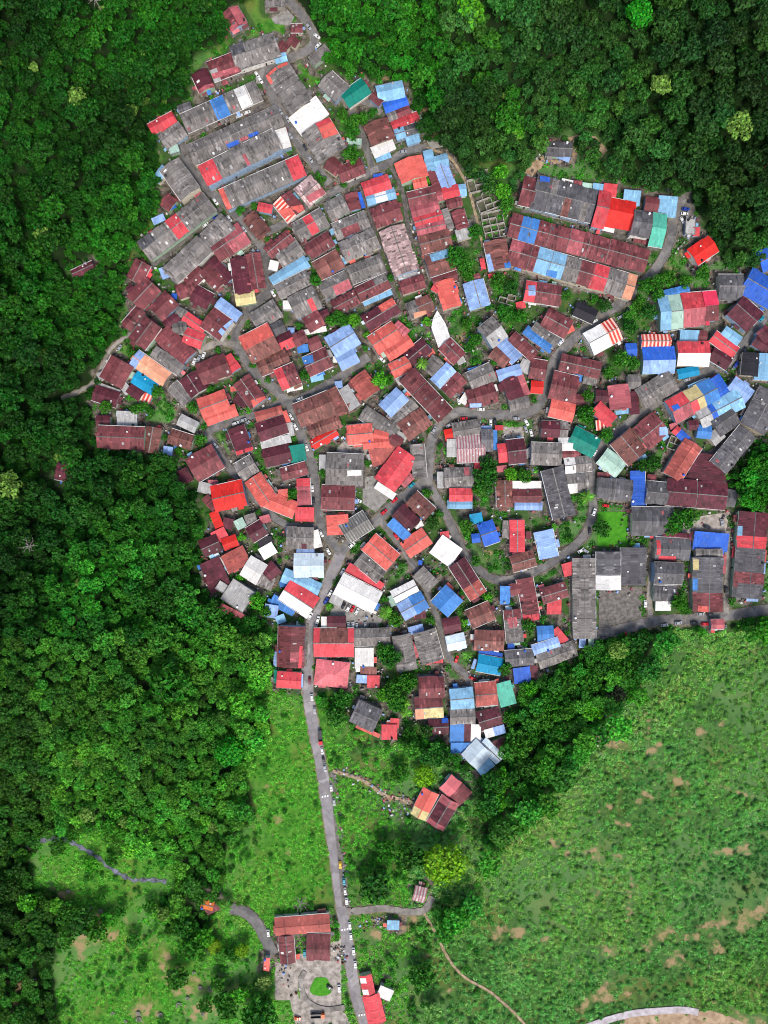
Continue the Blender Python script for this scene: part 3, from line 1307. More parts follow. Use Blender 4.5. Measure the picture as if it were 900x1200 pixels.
# ------------------------------------------------------------------ houses
def win_mesh():
    b = MB(); b.box(-.65, .65, -.05, .06, -.5, .5, 0); b.box(-.55, .55, -.07, .075, -.4, .4, 1)
    return b.mesh('window', [M_TRIM, M_GLASS])
def door_mesh():
    b = MB(); b.box(-.5, .5, -.05, .07, 0, 2.05, 0)
    return b.mesh('door', [M_DARK])
WIN, DOOR = win_mesh(), door_mesh()
_pb = MB(); _pb.box(-.05, .05, -.05, .05, 0, 2.05); POST = _pb.mesh('post', M_PARA)
DISH_ = MB(); DISH_.cyl((0, 0), .05, 0, .5, 6); DISH_.cyl((0, 0), .12, .5, .62, 12, .5); DISH = DISH_.mesh('satellite_dish', M_TRIM)
def tank_mesh(i):
    b = MB(); b.cyl((0, 0), .62, 0, 1.15, 12); b.cyl((0, 0), .5, 1.15, 1.32, 12, .2); return b.mesh('water_tank', M_TANK[i], True)
TANK = [tank_mesh(i) for i in range(4)]
def slope(d): return d.get('pitch', .3)

def roof_profile(d):
    """height over the eave at local (x, y)"""
    L, hw, k = d['L'], d['hw'], d['k']
    if k == 'F': return lambda x, y: 0.0
    if k == 'S': return lambda x, y: .10 * (y + hw)
    if k == 'H': return lambda x, y: .28 * max(0, min(hw - abs(y), L / 2 - abs(x)))
    return lambda x, y: slope(d) * (hw - abs(y))

def gable_cells(d):
    """split the two slopes at the patches: list of (t0, t1, side, colour)"""
    out = []
    d['ns'] = max(1, int(d['L'] / (4.2 if d['n'] == 1 else 6.5)))
    for side in (1, 2):
        ps = [p for p in d['pat'] if p[2] in (0, side)]
        cuts = sorted({0.0, 1.0, *[p[0] for p in ps], *[p[1] for p in ps], *[i / d['n'] for i in range(1, d['n'])], *[round((i + RNG.uniform(-.3, .3)) / d['ns'], 3) for i in range(1, d['ns'])]})
        for t0, t1 in zip(cuts, cuts[1:]):
            if t1 - t0 < 1e-4: continue
            col = d['col']; m = (t0 + t1) / 2
            for p in ps:
                if p[0] - 1e-6 <= m <= p[1] + 1e-6: col = p[3]
            out.append((t0, t1, side, col, int(m * d['n'])))
    return out

def add_roof(d, root, loc, rz, prefix=''):
    L, hw, e, k = d['L'], d['hw'], d['eave'], d['k']
    th = .1
    uo = RNG.uniform(0, 50)
    prof = roof_profile(d)
    if k in 'RW':
        runs = {}; panels = {}
        cells = gable_cells(d)
        spans = sorted((c[0], c[1]) for c in cells if c[3] == d['col'])
        starts = []; end = -1
        for a0, a1 in spans:
            if a0 > end + 1e-4: starts.append(a0)
            end = max(end, a1)
        for t0, t1, side, col, ui in cells:
            sg = 1 if side == 1 else -1
            dz = d['uz'][ui]
            x0, x1 = -L / 2 + t0 * L, -L / 2 + t1 * L
            ext = RNG.uniform(.95, 1.045); lift = RNG.uniform(-.03, .06)
            rise = slope(d) * hw; sl = math.hypot(hw, rise)
            mb = runs.setdefault(max(q for q in starts if q <= t0 + 1e-4), MB()) if col == d['col'] else panels.setdefault((col, side, round(t0, 3)), MB())
            n = max(1, int((x1 - x0) / 4)); m = 3
            for i in range(n):
                for j in range(m):
                    xa, xb = x0 + (x1 - x0) * i / n, x0 + (x1 - x0) * (i + 1) / n
                    def pt(x, q):
                        wob = .05 * math.sin(x * 1.3 + uo) * math.sin(q * 5 + uo * 2)
                        return (x, sg * hw * q * ext, e + dz + lift * q + rise * (1 - q * ext) + wob)
                    q0, q1 = j / m, (j + 1) / m
                    P = [pt(xa, q0), pt(xb, q0), pt(xb, q1), pt(xa, q1)]
                    U = [(xa + uo, q0 * sl), (xb + uo, q0 * sl), (xb + uo, q1 * sl), (xa + uo, q1 * sl)]
                    if sg > 0: P, U = P[::-1], U[::-1]
                    mb.slab(P[::-1], th, U[::-1])
        first = None
        for q in sorted(runs):
            ro = runs[q].build(prefix + 'roof', roof_mat(d['col']), root, loc, rz); first = first or ro
        for (col, side, t), mb in panels.items(): ro = mb.build(prefix + 'roof_panel', roof_mat(col), root, loc, rz); first = first or ro
        return first
    else:
        b = MB(); n, m = max(1, int(L / 3)), 2
        if d.get('outline'):
            ring = [local(d, w2(*q, e + .5)) for q in d['outline']]
            if sum(p[0] * q[1] - q[0] * p[1] for p, q in zip(ring, ring[1:] + ring[:1])) < 0: ring = ring[::-1]
            b.slab([(*p, e + .35 + .06 * p[0]) for p in ring], .14)
            b.build(prefix + 'roof', roof_mat(d['col']), root, loc, rz)
        elif k == 'H':
            r = .28 * min(hw, L / 2); dd = min(hw, L / 2 - .01)
            A = [(-L / 2, -hw, e), (L / 2, -hw, e), (L / 2, hw, e), (-L / 2, hw, e)]
            r0, r1 = (-L / 2 + dd, 0, e + r), (L / 2 - dd, 0, e + r)
            for P in ([A[0], A[1], r1, r0], [A[2], A[3], r0, r1]): b.slab(P, th, [(p[0] + uo, abs(p[1])) for p in P])
            for P in ([A[1], A[2], r1], [A[3], A[0], r0]): b.slab(P, th, [(p[1] + uo, abs(p[0])) for p in P])
            b.build(prefix + 'roof', roof_mat(d['col']), root, loc, rz)
        else:
            cuts = sorted({0.0, 1.0, *[p[0] for p in d['pat']], *[p[1] for p in d['pat']]})
            panels = {}
            for t0, t1 in zip(cuts, cuts[1:]):
                if t1 - t0 < 1e-4: continue
                mm = (t0 + t1) / 2; col = d['col']
                for p in d['pat']:
                    if p[0] - 1e-6 <= mm <= p[1] + 1e-6: col = p[3]
                x0, x1 = -L / 2 + t0 * L, -L / 2 + t1 * L
                P = [(x0, -hw, e + prof(0, -hw)), (x1, -hw, e + prof(0, -hw)), (x1, hw, e + prof(0, hw)), (x0, hw, e + prof(0, hw))]
                mb = panels.setdefault(col, MB())
                mb.slab(P, th, [(p[0] + uo, p[1] + 30) for p in P])
            for col, mb in panels.items(): mb.build(prefix + ('roof' if col == d['col'] else 'roof_panel'), roof_mat(col), root, loc, rz)
            if k == 'F':
                pb = MB(); q = .22
                for x0, x1, y0, y1 in ((-L / 2, L / 2, -hw, -hw + q), (-L / 2, L / 2, hw - q, hw), (-L / 2, -L / 2 + q, -hw + q, hw - q), (L / 2 - q, L / 2, -hw + q, hw - q)):
                    pb.box(x0, x1, y0, y1, e + .003, e + .45)
                pb.build(prefix + 'parapet', M_PARA, root, loc, rz)

def add_walls(d, root, loc, rz, wm, prefix=''):
    L, hw, e = d['L'], d['hw'], d['eave']
    ix, iy = min(.45, L * .1), min(.5, hw * .2)
    x, y = L / 2 - ix, hw - iy
    b = MB(); prof = roof_profile(d)
    lo = e + min(d.get('uz', [0])) - .14
    zt = lambda X, Y: lo + prof(X, Y)
    ring = [(-x, -y), (x, -y), (x, 0), (x, y), (-x, y), (-x, 0)]
    for k in range(6):
        p, q = ring[k], ring[(k + 1) % 6]
        b.quad([(*p, 0), (*q, 0), (*q, zt(*q)), (*p, zt(*p))])
    b.build(prefix + 'wall', wm, root, loc, rz)
    return x, y

def posts(a, root, loc, rz, z):
    x, y = a['L'] / 2 - .12, a['hw'] - .12
    for sx in (-1, 1):
        b = MB(); b.box(sx * x - .05, sx * x + .05, -y - .05, -y + .05, 0, z - .1); b.build('post', M_PARA, root, loc, rz)

def build_house(d):
    row = d['n'] > 1
    root = thing('terrace_row' if row else 'house', d['label'], 'terraced houses' if row else 'house', (*d['c'], 0), d['ang'], 'terrace rows of the village' if row else 'houses of the hillside village')
    L, hw, e = d['L'], d['hw'], d['eave']
    d['pitch'] = RNG.uniform(.24, .34) if not row else RNG.uniform(.2, .26)
    d['uz'] = [RNG.uniform(-.12, .25) for _ in range(d['n'])] if row else [0.0]
    wm = RNG.choice(M_WALL)
    top = add_roof(d, root, (0, 0, 0), 0) or root
    x, y = add_walls(d, root, (0, 0, 0), 0, wm)
    prof = roof_profile(d)
    # concrete apron
    ap = MB(); q = [RNG.uniform(.2, 1.6) for _ in range(4)]
    ap.box(-x - q[0], x + q[1], -y - q[2], y + q[3], -.3, RNG.uniform(.06, .22)); ap.build('apron', M_CONC, root)
    # ridge cap, gutters, party walls
    if d['k'] == 'R':
        rise = slope(d) * hw
        if RNG.random() < .75:
            for i in range(d['n']):
                x0, x1 = -L / 2 + i * L / d['n'] + .05, -L / 2 + (i + 1) * L / d['n'] - .05
                rc = MB(); z = e + d['uz'][i] + rise + .06; dw = .28; dz = dw * slope(d)
                rc.slab([(x0, -dw, z - dz + .02), (x1, -dw, z - dz + .02), (x1, 0, z + .03), (x0, 0, z + .03)], .05)
                rc.slab([(x0, 0, z + .03), (x1, 0, z + .03), (x1, dw, z - dz + .02), (x0, dw, z - dz + .02)], .05)
                rc.build('ridge_cap', M_PARA if RNG.random() < .5 or row else roof_mat(d['col']), top)
        for sg in (-1, 1):
            if RNG.random() < .5:
                gt = MB(); gt.box(-L / 2, L / 2, sg * (hw + .16) - .14, sg * (hw + .16) + .14, e - .2, e - .02); gt.build('gutter', M_TRIM if RNG.random() < .7 else M_PARA, top)
        if row:
            for i in range(1, d['n']):
                xx = -L / 2 + i * L / d['n']; w_ = MB(); zt = max(d['uz'][i - 1], d['uz'][i]) + e + .16
                for sg in (-1, 1):
                    P = [(xx - .11, 0, zt + rise), (xx + .11, 0, zt + rise), (xx + .11, sg * hw, zt), (xx - .11, sg * hw, zt)]
                    w_.slab(P if sg < 0 else P[::-1], .45)
                w_.build('party_wall', M_PARA, top)
        # skylights and patched sheets
        if d['col'] in 'kdmnag':
            for _ in range(RNG.choice((0, 1, 1, 2)) * (d['n'] if row else 1)):
                sx = RNG.uniform(-L / 2 + 1.5, L / 2 - 1.5) if L > 4 else 0; sy = RNG.choice((-1, 1)) * RNG.uniform(.25, .7) * hw
                ii = min(d['n'] - 1, int((sx + L / 2) / L * d['n']))
                w_, l_ = RNG.uniform(.35, .7), RNG.uniform(.5, 1.1)
                zz = lambda X, Y: e + d['uz'][ii] + prof(X, Y) + .1
                P = [(sx - w_, sy - l_), (sx + w_, sy - l_), (sx + w_, sy + l_), (sx - w_, sy + l_)]
                if any(abs(p[1]) > hw or p[1] * sy < 0 for p in P): continue
                sk = MB(); sk.slab([(*p, zz(*p)) for p in P], .06, [(p[0], p[1]) for p in P])
                sk.build('skylight', roof_mat(RNG.choice('lllwkpd')), top)
    # openings
    side = RNG.choice((-1, 1))
    dr = link('door', DOOR, root, (RNG.uniform(-.2, .2) * L, side * (y + .03), .22), 0 if side > 0 else math.pi)
    for sx in (-1, 1):
        if x > 2.2: link('window', WIN, root, (sx * x * RNG.uniform(.55, .8), side * (y + .02), 1.75), 0)
    for sg in (-1, 1):
        if y > 1.5: link('window', WIN, root, (sg * (x + .02), RNG.uniform(-.3, .3) * y, 1.75), math.pi / 2)
    # water tank on the roof or a stand
    if RNG.random() < (.5 if row else .28):
        ty = RNG.choice((-1, 1)) * hw * .8; tx = RNG.uniform(-.4, .4) * L
        link('water_tank', RNG.choice(TANK), root, (tx, ty, e + max(d['uz']) + prof(tx, ty) + .02), 0)
    if RNG.random() < .3:
        ty = RNG.choice((-1, 1)) * hw * .5; tx = RNG.uniform(-.45, .45) * L
        link('satellite_dish', DISH, root, (tx, ty, e + max(d['uz']) + prof(tx, ty) + .02), 0)
    for a in d['annex'] + d.get('wings', []):
        lx, ly = local(d, a['c']); rz = a['ang'] - d['ang']
        a.setdefault('eave', e - RNG.uniform(.2, .5) if a['k'] == 'W' else 2.9)
        a['pitch'] = d['pitch'] if a['k'] == 'W' else RNG.uniform(.22, .32); a['uz'] = [0.0] * a['n']
        pre = 'wing_' if a['k'] == 'W' else 'annex_'
        add_roof(a, root, (lx, ly, 0), rz, pre); add_walls(a, root, (lx, ly, 0), rz, RNG.choice(M_WALL), pre)
    for _ in range(RNG.choice((2, 3, 3, 4, 5)) if not row else d['n']):
        along = RNG.random() < .65
        sg = RNG.choice((-1, 1)); dep = RNG.uniform(1.2, 2.8)
        half = L / 2 if along else hw
        ln_ = RNG.uniform(.25, .75) * min(half, 5.5) * 2 * .6
        o_ = RNG.uniform(-1, 1) * max(0, half - ln_ / 2)
        lx, ly, rz = (o_, sg * (hw + dep / 2 - .45), 0) if along else (sg * (L / 2 + dep / 2 - .45), o_, math.pi / 2)
        c, s = math.cos(d['ang']), math.sin(d['ang'])
        wx, wy = d['c'][0] + lx * c - ly * s, d['c'][1] + lx * s + ly * c
        if road_gap(wx / S + 450, 600 - wy / S) < dep / S * .5 + .8: continue
        if any(h is not d and math.dist(h['c'], (wx, wy)) < 40 and rect_dist(h, (wx, wy)) < .1 for h in HOUSES): continue
        col = d['col'] if RNG.random() < .35 else RNG.choice('kkkddllmmnaawuccfrpsPqK')
        b = MB(); x_, y_ = ln_ / 2, dep / 2
        sg2 = sg if along else -sg
        zz = RNG.uniform(2.35, 2.75)
        pts = [(-x_, -y_), (x_, -y_ * RNG.uniform(.85, 1.1)), (x_ * RNG.uniform(.9, 1.05), y_), (-x_, y_ * RNG.uniform(.85, 1.1))]
        b.slab([(p[0], p[1], zz - .3 * (p[1] * sg2 / y_)) for p in pts], .05, [(p[0] + 9, p[1] + 9) for p in pts])
        b.build('awning', roof_mat(col), root, (lx, ly, 0), rz)
        for sx in (-1, 1): q_ = link('post', POST, root, (lx, ly, 0), rz); q_.location = (lx + math.cos(rz) * sx * (x_ - .2) - math.sin(rz) * sg2 * (y_ - .2) * .8, ly + math.sin(rz) * sx * (x_ - .2) + math.cos(rz) * sg2 * (y_ - .2) * .8, 0)
    for a in d.get('awn', []):
        lx, ly = local(d, a['c']); rz = a['ang'] - d['ang']
        inside = abs(lx) < L / 2 - .3 and abs(ly) < hw * .9
        n = 5; b = MB(); c, s = math.cos(rz), math.sin(rz)
        if inside:
            def P(u, v):
                X, Y = lx + u * c - v * s, ly + u * s + v * c
                X = max(-L / 2, min(L / 2, X)); Y = max(-hw, min(hw, Y))
                return (X, Y, e + max(d['uz']) + prof(X, Y) + .13)
            for i in range(n):
                for j in range(n):
                    g = [(-1 + 2 * (i + p) / n, -1 + 2 * (j + q) / n) for p, q in ((0, 0), (1, 0), (1, 1), (0, 1))]
                    b.slab([P(p * a['L'] / 2, q * a['hw']) for p, q in g], .06, [(p * a['L'] / 2, q * a['hw']) for p, q in g])
            b.build('roof_panel', roof_mat(a['col']), root)
        else:
            # slopes down away from the house
            away = (lx * -s + ly * c); sg = 1 if away > 0 else -1
            z1, z0 = 2.75, 2.45
            x_, y_ = a['L'] / 2, a['hw']
            pts = [(-x_, -y_), (x_, -y_), (x_, y_), (-x_, y_)]
            b.slab([(p[0], p[1], z0 if p[1] * sg > 0 else z1) for p in pts], .06, [(p[0] + 9, p[1] + 9) for p in pts])
            b.build('awning', roof_mat(a['col']), root, (lx, ly, 0), rz)
            for sx in (-1, 1):
                pb = MB(); pb.box(sx * (x_ - .15) - .05, sx * (x_ - .15) + .05, sg * (y_ - .15) - .05, sg * (y_ - .15) + .05, 0, z0 - .04)
                pb.build('post', M_PARA, root, (lx, ly, 0), rz)
for d in HOUSES: build_house(d)

# ------------------------------------------------------------------ roofless ruins and the concrete frame
M_RUIN = noisy('ruin_concrete', (196, 190, 180), (132, 126, 118), .8)
M_RFLOOR = noisy('overgrown_slab', (112, 106, 94), (66, 74, 48), .35, detail=7)
def build_ruin(i, a, b, wd):
    A, B = w2(*a), w2(*b)
    L = math.dist(A, B); W = wd * S; ang = math.atan2(B[1] - A[1], B[0] - A[0])
    root = thing('ruined_house', RUINS_LABEL[i], 'ruin', ((A[0] + B[0]) / 2, (A[1] + B[1]) / 2, 0), ang, 'roofless concrete ruins')
    n, m = max(2, round(L / 4)), max(2, round(W / 4))
    fl = MB(); fl.box(-L / 2, L / 2, -W / 2, W / 2, -.2, .1); fl.build('floor_slab', M_RFLOOR, root)
    for k in range(n + 1):
        x = -L / 2 + L * k / n; t = .18
        y0, y1 = -W / 2 + RNG.choice((0, 0, 0, W / m)), W / 2 - RNG.choice((0, 0, 0, W / m))
        b_ = MB(); b_.box(x - t, x + t, y0 + t, y1 - t, .1, RNG.uniform(1.6, 2.8)); b_.build('wall', M_RUIN, root)
    for k in range(m + 1):
        y = -W / 2 + W * k / m
        for q in range(n):
            if RNG.random() < .12: continue
            x0, x1 = -L / 2 + L * q / n + .14, -L / 2 + L * (q + 1) / n - .14
            b_ = MB(); b_.box(x0, x1, y - .17, y + .17, .1, RNG.uniform(1.2, 2.7)); b_.build('wall', M_RUIN, root)
RUINS_LABEL = ['roofless grid of concrete walls, topmost of the three by the path', 'middle roofless concrete shell with orange rubble and weeds inside',
               'roofless concrete shell beside the brown and blue gable roofs', 'small roofless concrete shell among trees under the mid-blue roof', 'open square concrete frame beside the brick roof and the blue strip']
for i, r in enumerate(RUINS): build_ruin(i, *r)

# ------------------------------------------------------------------ zones of the ground
VILL = poly('215,60 262,42 268,10 300,-20 340,-20 372,40 400,80 440,85 490,92 500,165 545,188 590,232 605,208 612,180 640,160 690,165 700,198 760,212 815,228 845,280 850,300 870,312 905,285 1070,270 1070,535 905,528 866,545 862,590 900,600 1070,640 1070,722 840,737 790,735 720,752 680,768 645,800 605,812 600,850 582,895 560,912 520,880 470,872 400,842 360,817 320,808 318,745 285,728 242,706 230,660 228,605 205,548 110,532 98,480 130,400 145,290 180,240 178,190 168,140 210,120')
FIELDS = [poly('1070,722 840,740 790,737 765,760 745,815 705,850 672,892 645,930 600,970 562,1000 548,1030 560,1060 520,1085 510,1060 415,1062 412,1100 440,1200 440,1360 1070,1360'),
          poly('318,745 355,815 375,900 400,1062 402,1090 330,1080 300,1060 262,1050 262,1000 300,950 285,900 318,860 310,800'),
          poly('362,815 400,842 470,872 500,900 480,915 440,925 395,912 400,960 440,1000 400,1050 372,880'),
          poly('50,972 110,972 150,992 205,1008 215,1045 150,1055 100,1035 40,1010'), poly('36,1000 75,982 140,1020 190,1028 190,1080 240,1118 320,1110 330,1360 90,1360 60,1130 85,1055 40,1040'),
          poly('300,1080 330,1060 440,1060 450,1360 300,1360'), poly('250,1055 320,1060 325,1120 250,1110'), poly('395,905 470,880 520,885 560,905 566,960 562,1000 548,1060 400,1066'), poly('612,205 640,170 665,152 705,155 718,180 712,200 660,196 615,222'), poly('360,82 385,70 430,150 425,185 405,180 382,120'), poly('560,190 610,190 608,250 570,250'), poly('690,193 750,190 770,212 700,208')]
DIRT = [(765, 880, 9), (795, 915, 10), (760, 933, 8), (708, 953, 8), (700, 1005, 9), (740, 1070, 6), (735, 1045, 5), (870, 995, 9), (850, 998, 8), (770, 1102, 11), (830, 1088, 14), (885, 1072, 16), (710, 1170, 14), (690, 1172, 10), (735, 1165, 8),
        (712, 1115, 14), (790, 1125, 16), (720, 870, 18), (705, 862, 14), (705, 850, 12), (823, 858, 9), (845, 848, 7), (840, 1110, 16), (648, 985, 8), (588, 1092, 18), (606, 1090, 16), (525, 1160, 10), (640, 1100, 8),
        *[(868 + 5 * k, 1086 - 4 * k, 11 + k) for k in range(8)], *[(816 + 6 * k, 1097 - 3 * k, 8) for k in range(7)], *[(758 + 5 * k, 1110 - 4 * k, 9) for k in range(6)], (805, 1098, 8), (872, 993, 9), (874, 1000, 8), (855, 998, 9), (840, 1000, 7),
        (723, 1004, 9), (688, 998, 7), (697, 994, 8), (699, 1046, 8), *[(740 - k * .6, 1030 + 7 * k, 5) for k in range(8)], *[(684 + 6 * k, 1180 - 5 * k, 10) for k in range(6)], *[(745 + 8 * k, 1196 + (k % 3) * 3, 15) for k in range(19)], *[(805 + 7 * k, 1184 + k * 1.5, 9) for k in range(10)],
        *[(792 + 7 * k, 914 + k * 2, 5) for k in range(3)], *[(826 + 8 * k, 916 + k * 2.5, 4) for k in range(8)], *[(760, 845 + 7 * k, 5) for k in range(5)], (765, 880, 9), (772, 872, 7), (757, 933, 8), (750, 938, 6), (705, 950, 8), (712, 945, 6), (735, 968, 8), (725, 962, 7), (650, 990, 8), (664, 1000, 7),
        (100, 1105, 20), (75, 1050, 14), (110, 1080, 16), (200, 1140, 20), (220, 1160, 22), (170, 1185, 24), (20, 1150, 18), (130, 1095, 14), (235, 1185, 22), (190, 1120, 12), (150, 1080, 9), (95, 1118, 12), (62, 1045, 9), (12, 1120, 14), (28, 1170, 12), (33, 985, 13), (38, 990, 10), (315, 980, 7), (325, 960, 8), (335, 1000, 8), (310, 920, 6),
        (320, 775, 8), (305, 762, 6), (665, 175, 18), (680, 172, 14), (620, 205, 8), (640, 190, 9), (690, 180, 12), (678, 168, 8), (650, 168, 10), (455, 90, 10), (500, 130, 8), (510, 162, 7), (780, 310, 12), (800, 300, 10), (795, 320, 9), (405, 835, 10), (545, 400, 14), (535, 575, 9), (575, 650, 10), (585, 645, 8), (600, 505, 16), (430, 918, 8), (455, 935, 10), (475, 940, 10), (445, 1075, 14), (470, 1085, 16), (440, 1095, 10), (485, 1075, 12), (500, 1120, 8)]
PAVE = [(poly('395,698 448,725 442,742 380,738'), 0), (poly('702,688 752,688 752,735 702,742'), 1), (poly('322,1128 348,1128 350,1172 322,1172'), 2), (poly('345,1120 400,1100 400,1180 412,1200 345,1200 340,1172 352,1170'), 2),
        (poly('212,10 245,5 258,20 262,28 222,24'), 0), (poly('590,500 612,500 616,522 590,522'), 2), (poly('415,505 445,510 430,545 400,545 395,525'), 2), (poly('425,560 450,555 465,575 440,600 425,590'), 0), (poly('785,235 812,222 815,250 800,275 785,275'), 1),
        (poly('795,610 820,605 855,600 850,625 795,625'), 2), (poly('318,22 335,10 345,20 340,30 322,28'), 0), (poly('500,165 520,160 530,170 505,175'), 0), (poly('300,80 330,72 312,98 300,98'), 0), (poly('386,905 393,903 410,1062 401,1062'), 1)]
GX0, GX1, GY0, GY1, GST = -260, 1160, -260, 1460, 2.5
gx = np.arange(GX0, GX1 + .1, GST); gy = np.arange(GY0, GY1 + .1, GST)
PXX, PYY = np.meshgrid(gx, gy)
def inside(pl, X, Y):
    r = np.zeros(X.shape, bool); n = len(pl)
    for k in range(n):
        x0, y0 = pl[k]; x1, y1 = pl[(k + 1) % n]
        if y0 == y1: continue
        c = ((y0 > Y) != (y1 > Y)) & (X < (x1 - x0) * (Y - y0) / (y1 - y0) + x0)
        r ^= c
    return r
def blur(a, n):
    a = a.astype(float)
    for _ in range(n):
        p = np.pad(a, 1, mode='edge')
        a = (p[:-2, 1:-1] + p[2:, 1:-1] + p[1:-1, :-2] + p[1:-1, 2:] + 2 * p[1:-1, 1:-1]) / 6
    return a
z_v = inside(VILL, PXX, PYY); z_f = np.zeros_like(z_v)
for f in FIELDS: z_f |= inside(f, PXX, PYY)
z_f &= ~z_v
inner = blur(z_v, 60) > .8
forest = ~(z_f | (z_v & inner))
fb = blur(forest, 160)
def ground_z(x, y):
    i = int(round((y - GY0) / GST)); j = int(round((x - GX0) / GST))
    return float(HGT[max(0, min(len(gy) - 1, i)), max(0, min(len(gx) - 1, j))])
def in_forest(x, y):
    i = int(round((y - GY0) / GST)); j = int(round((x - GX0) / GST))
    return bool(forest[max(0, min(len(gy) - 1, i)), max(0, min(len(gx) - 1, j))])
built = np.zeros(PXX.shape, bool)
for d in HOUSES + [a for h_ in HOUSES for a in h_['annex']]:
    kx, ky = d['c'][0] / S + 450, 600 - d['c'][1] / S
    m_ = (np.abs(PXX - kx) < 60) & (np.abs(PYY - ky) < 60)
    c_, s_ = math.cos(d['ang']), math.sin(d['ang'])
    X, Y = (PXX - kx) * S, (ky - PYY) * S
    lx, ly = X * c_ + Y * s_, -X * s_ + Y * c_
    built |= m_ & (np.abs(lx) < d['L'] / 2 + 2.6) & (np.abs(ly) < d['hw'] + 2.6)
roadm = np.zeros(PXX.shape, bool)
for (x, y, r) in allroad[::2]:
    i0, j0 = int((y - GY0) / GST), int((x - GX0) / GST)
    roadm[max(0, i0 - 4):i0 + 5, max(0, j0 - 4):j0 + 5] |= np.hypot(PXX[max(0, i0 - 4):i0 + 5, max(0, j0 - 4):j0 + 5] - x, PYY[max(0, i0 - 4):i0 + 5, max(0, j0 - 4):j0 + 5] - y) < r + 2.5
z_g = z_v & ~forest
st_ = 4
src = (built | roadm | z_v | z_f)[::st_, ::st_]
dist = np.where(src, 0.0, 1e6)
for _ in range(110):
    p = np.pad(dist, 1, mode='edge')
    for a, b_, w_ in ((0, 1, 1), (2, 1, 1), (1, 0, 1), (1, 2, 1), (0, 0, 1.414), (0, 2, 1.414), (2, 0, 1.414), (2, 2, 1.414)):
        dist = np.minimum(dist, p[a:a + dist.shape[0], b_:b_ + dist.shape[1]] + w_)
t_ = np.clip((dist * st_ * GST - 14) / 230, 0, 1)
HGT = 24 * t_ * t_ * (3 - 2 * t_)
HGT = blur(np.repeat(np.repeat(HGT, st_, 0), st_, 1)[:PXX.shape[0], :PXX.shape[1]], 30)
HGT = np.pad(HGT, ((0, PXX.shape[0] - HGT.shape[0]), (0, PXX.shape[1] - HGT.shape[1])), mode='edge')
HGT[built | roadm] = 0
# ground sheet
dirt = np.zeros(PXX.shape); conc = np.zeros(PXX.shape)
for (x, y, r) in DIRT:
    dd = np.hypot(PXX - x, (PYY - y) * 1.25)
    dirt = np.maximum(dirt, np.clip(1.2 - dd / r, 0, 1))
dirt *= .8 + .2 * np.sin(PXX / 3.1) * np.sin(PYY / 2.7)
vb = np.clip(blur(built, 5) * 1.3 + .8 * blur(roadm & z_v, 2), 0, 1); fbb = np.clip(blur(z_f | (z_v & inner) | built, 4), 0, 1)
me = bpy.data.meshes.new('ground')
VX, VY = (PXX - 450) * S, (600 - PYY) * S
VX[:, 0] = -3500; VX[:, -1] = 3500; VY[0, :] = 3500; VY[-1, :] = -3500     # the sheet runs on to the horizon
V = np.stack([VX, VY, HGT], -1).reshape(-1, 3)
nx, ny = len(gx), len(gy)
idx = np.arange(nx * ny).reshape(ny, nx)
F = np.stack([idx[:-1, :-1], idx[1:, :-1], idx[1:, 1:], idx[:-1, 1:]], -1).reshape(-1, 4)
me.from_pydata(V.tolist(), [], F.tolist())
at = me.color_attributes.new('zone', 'FLOAT_COLOR', 'POINT')
lf = np.clip((420 - PXX) / 60, 0, 1)     # the drier grass towards the entry road
at.data.foreach_set('color', np.stack([vb, fbb, dirt, lf], -1).astype(np.float32).ravel())
me.polygons.foreach_set('use_smooth', [True] * len(F))
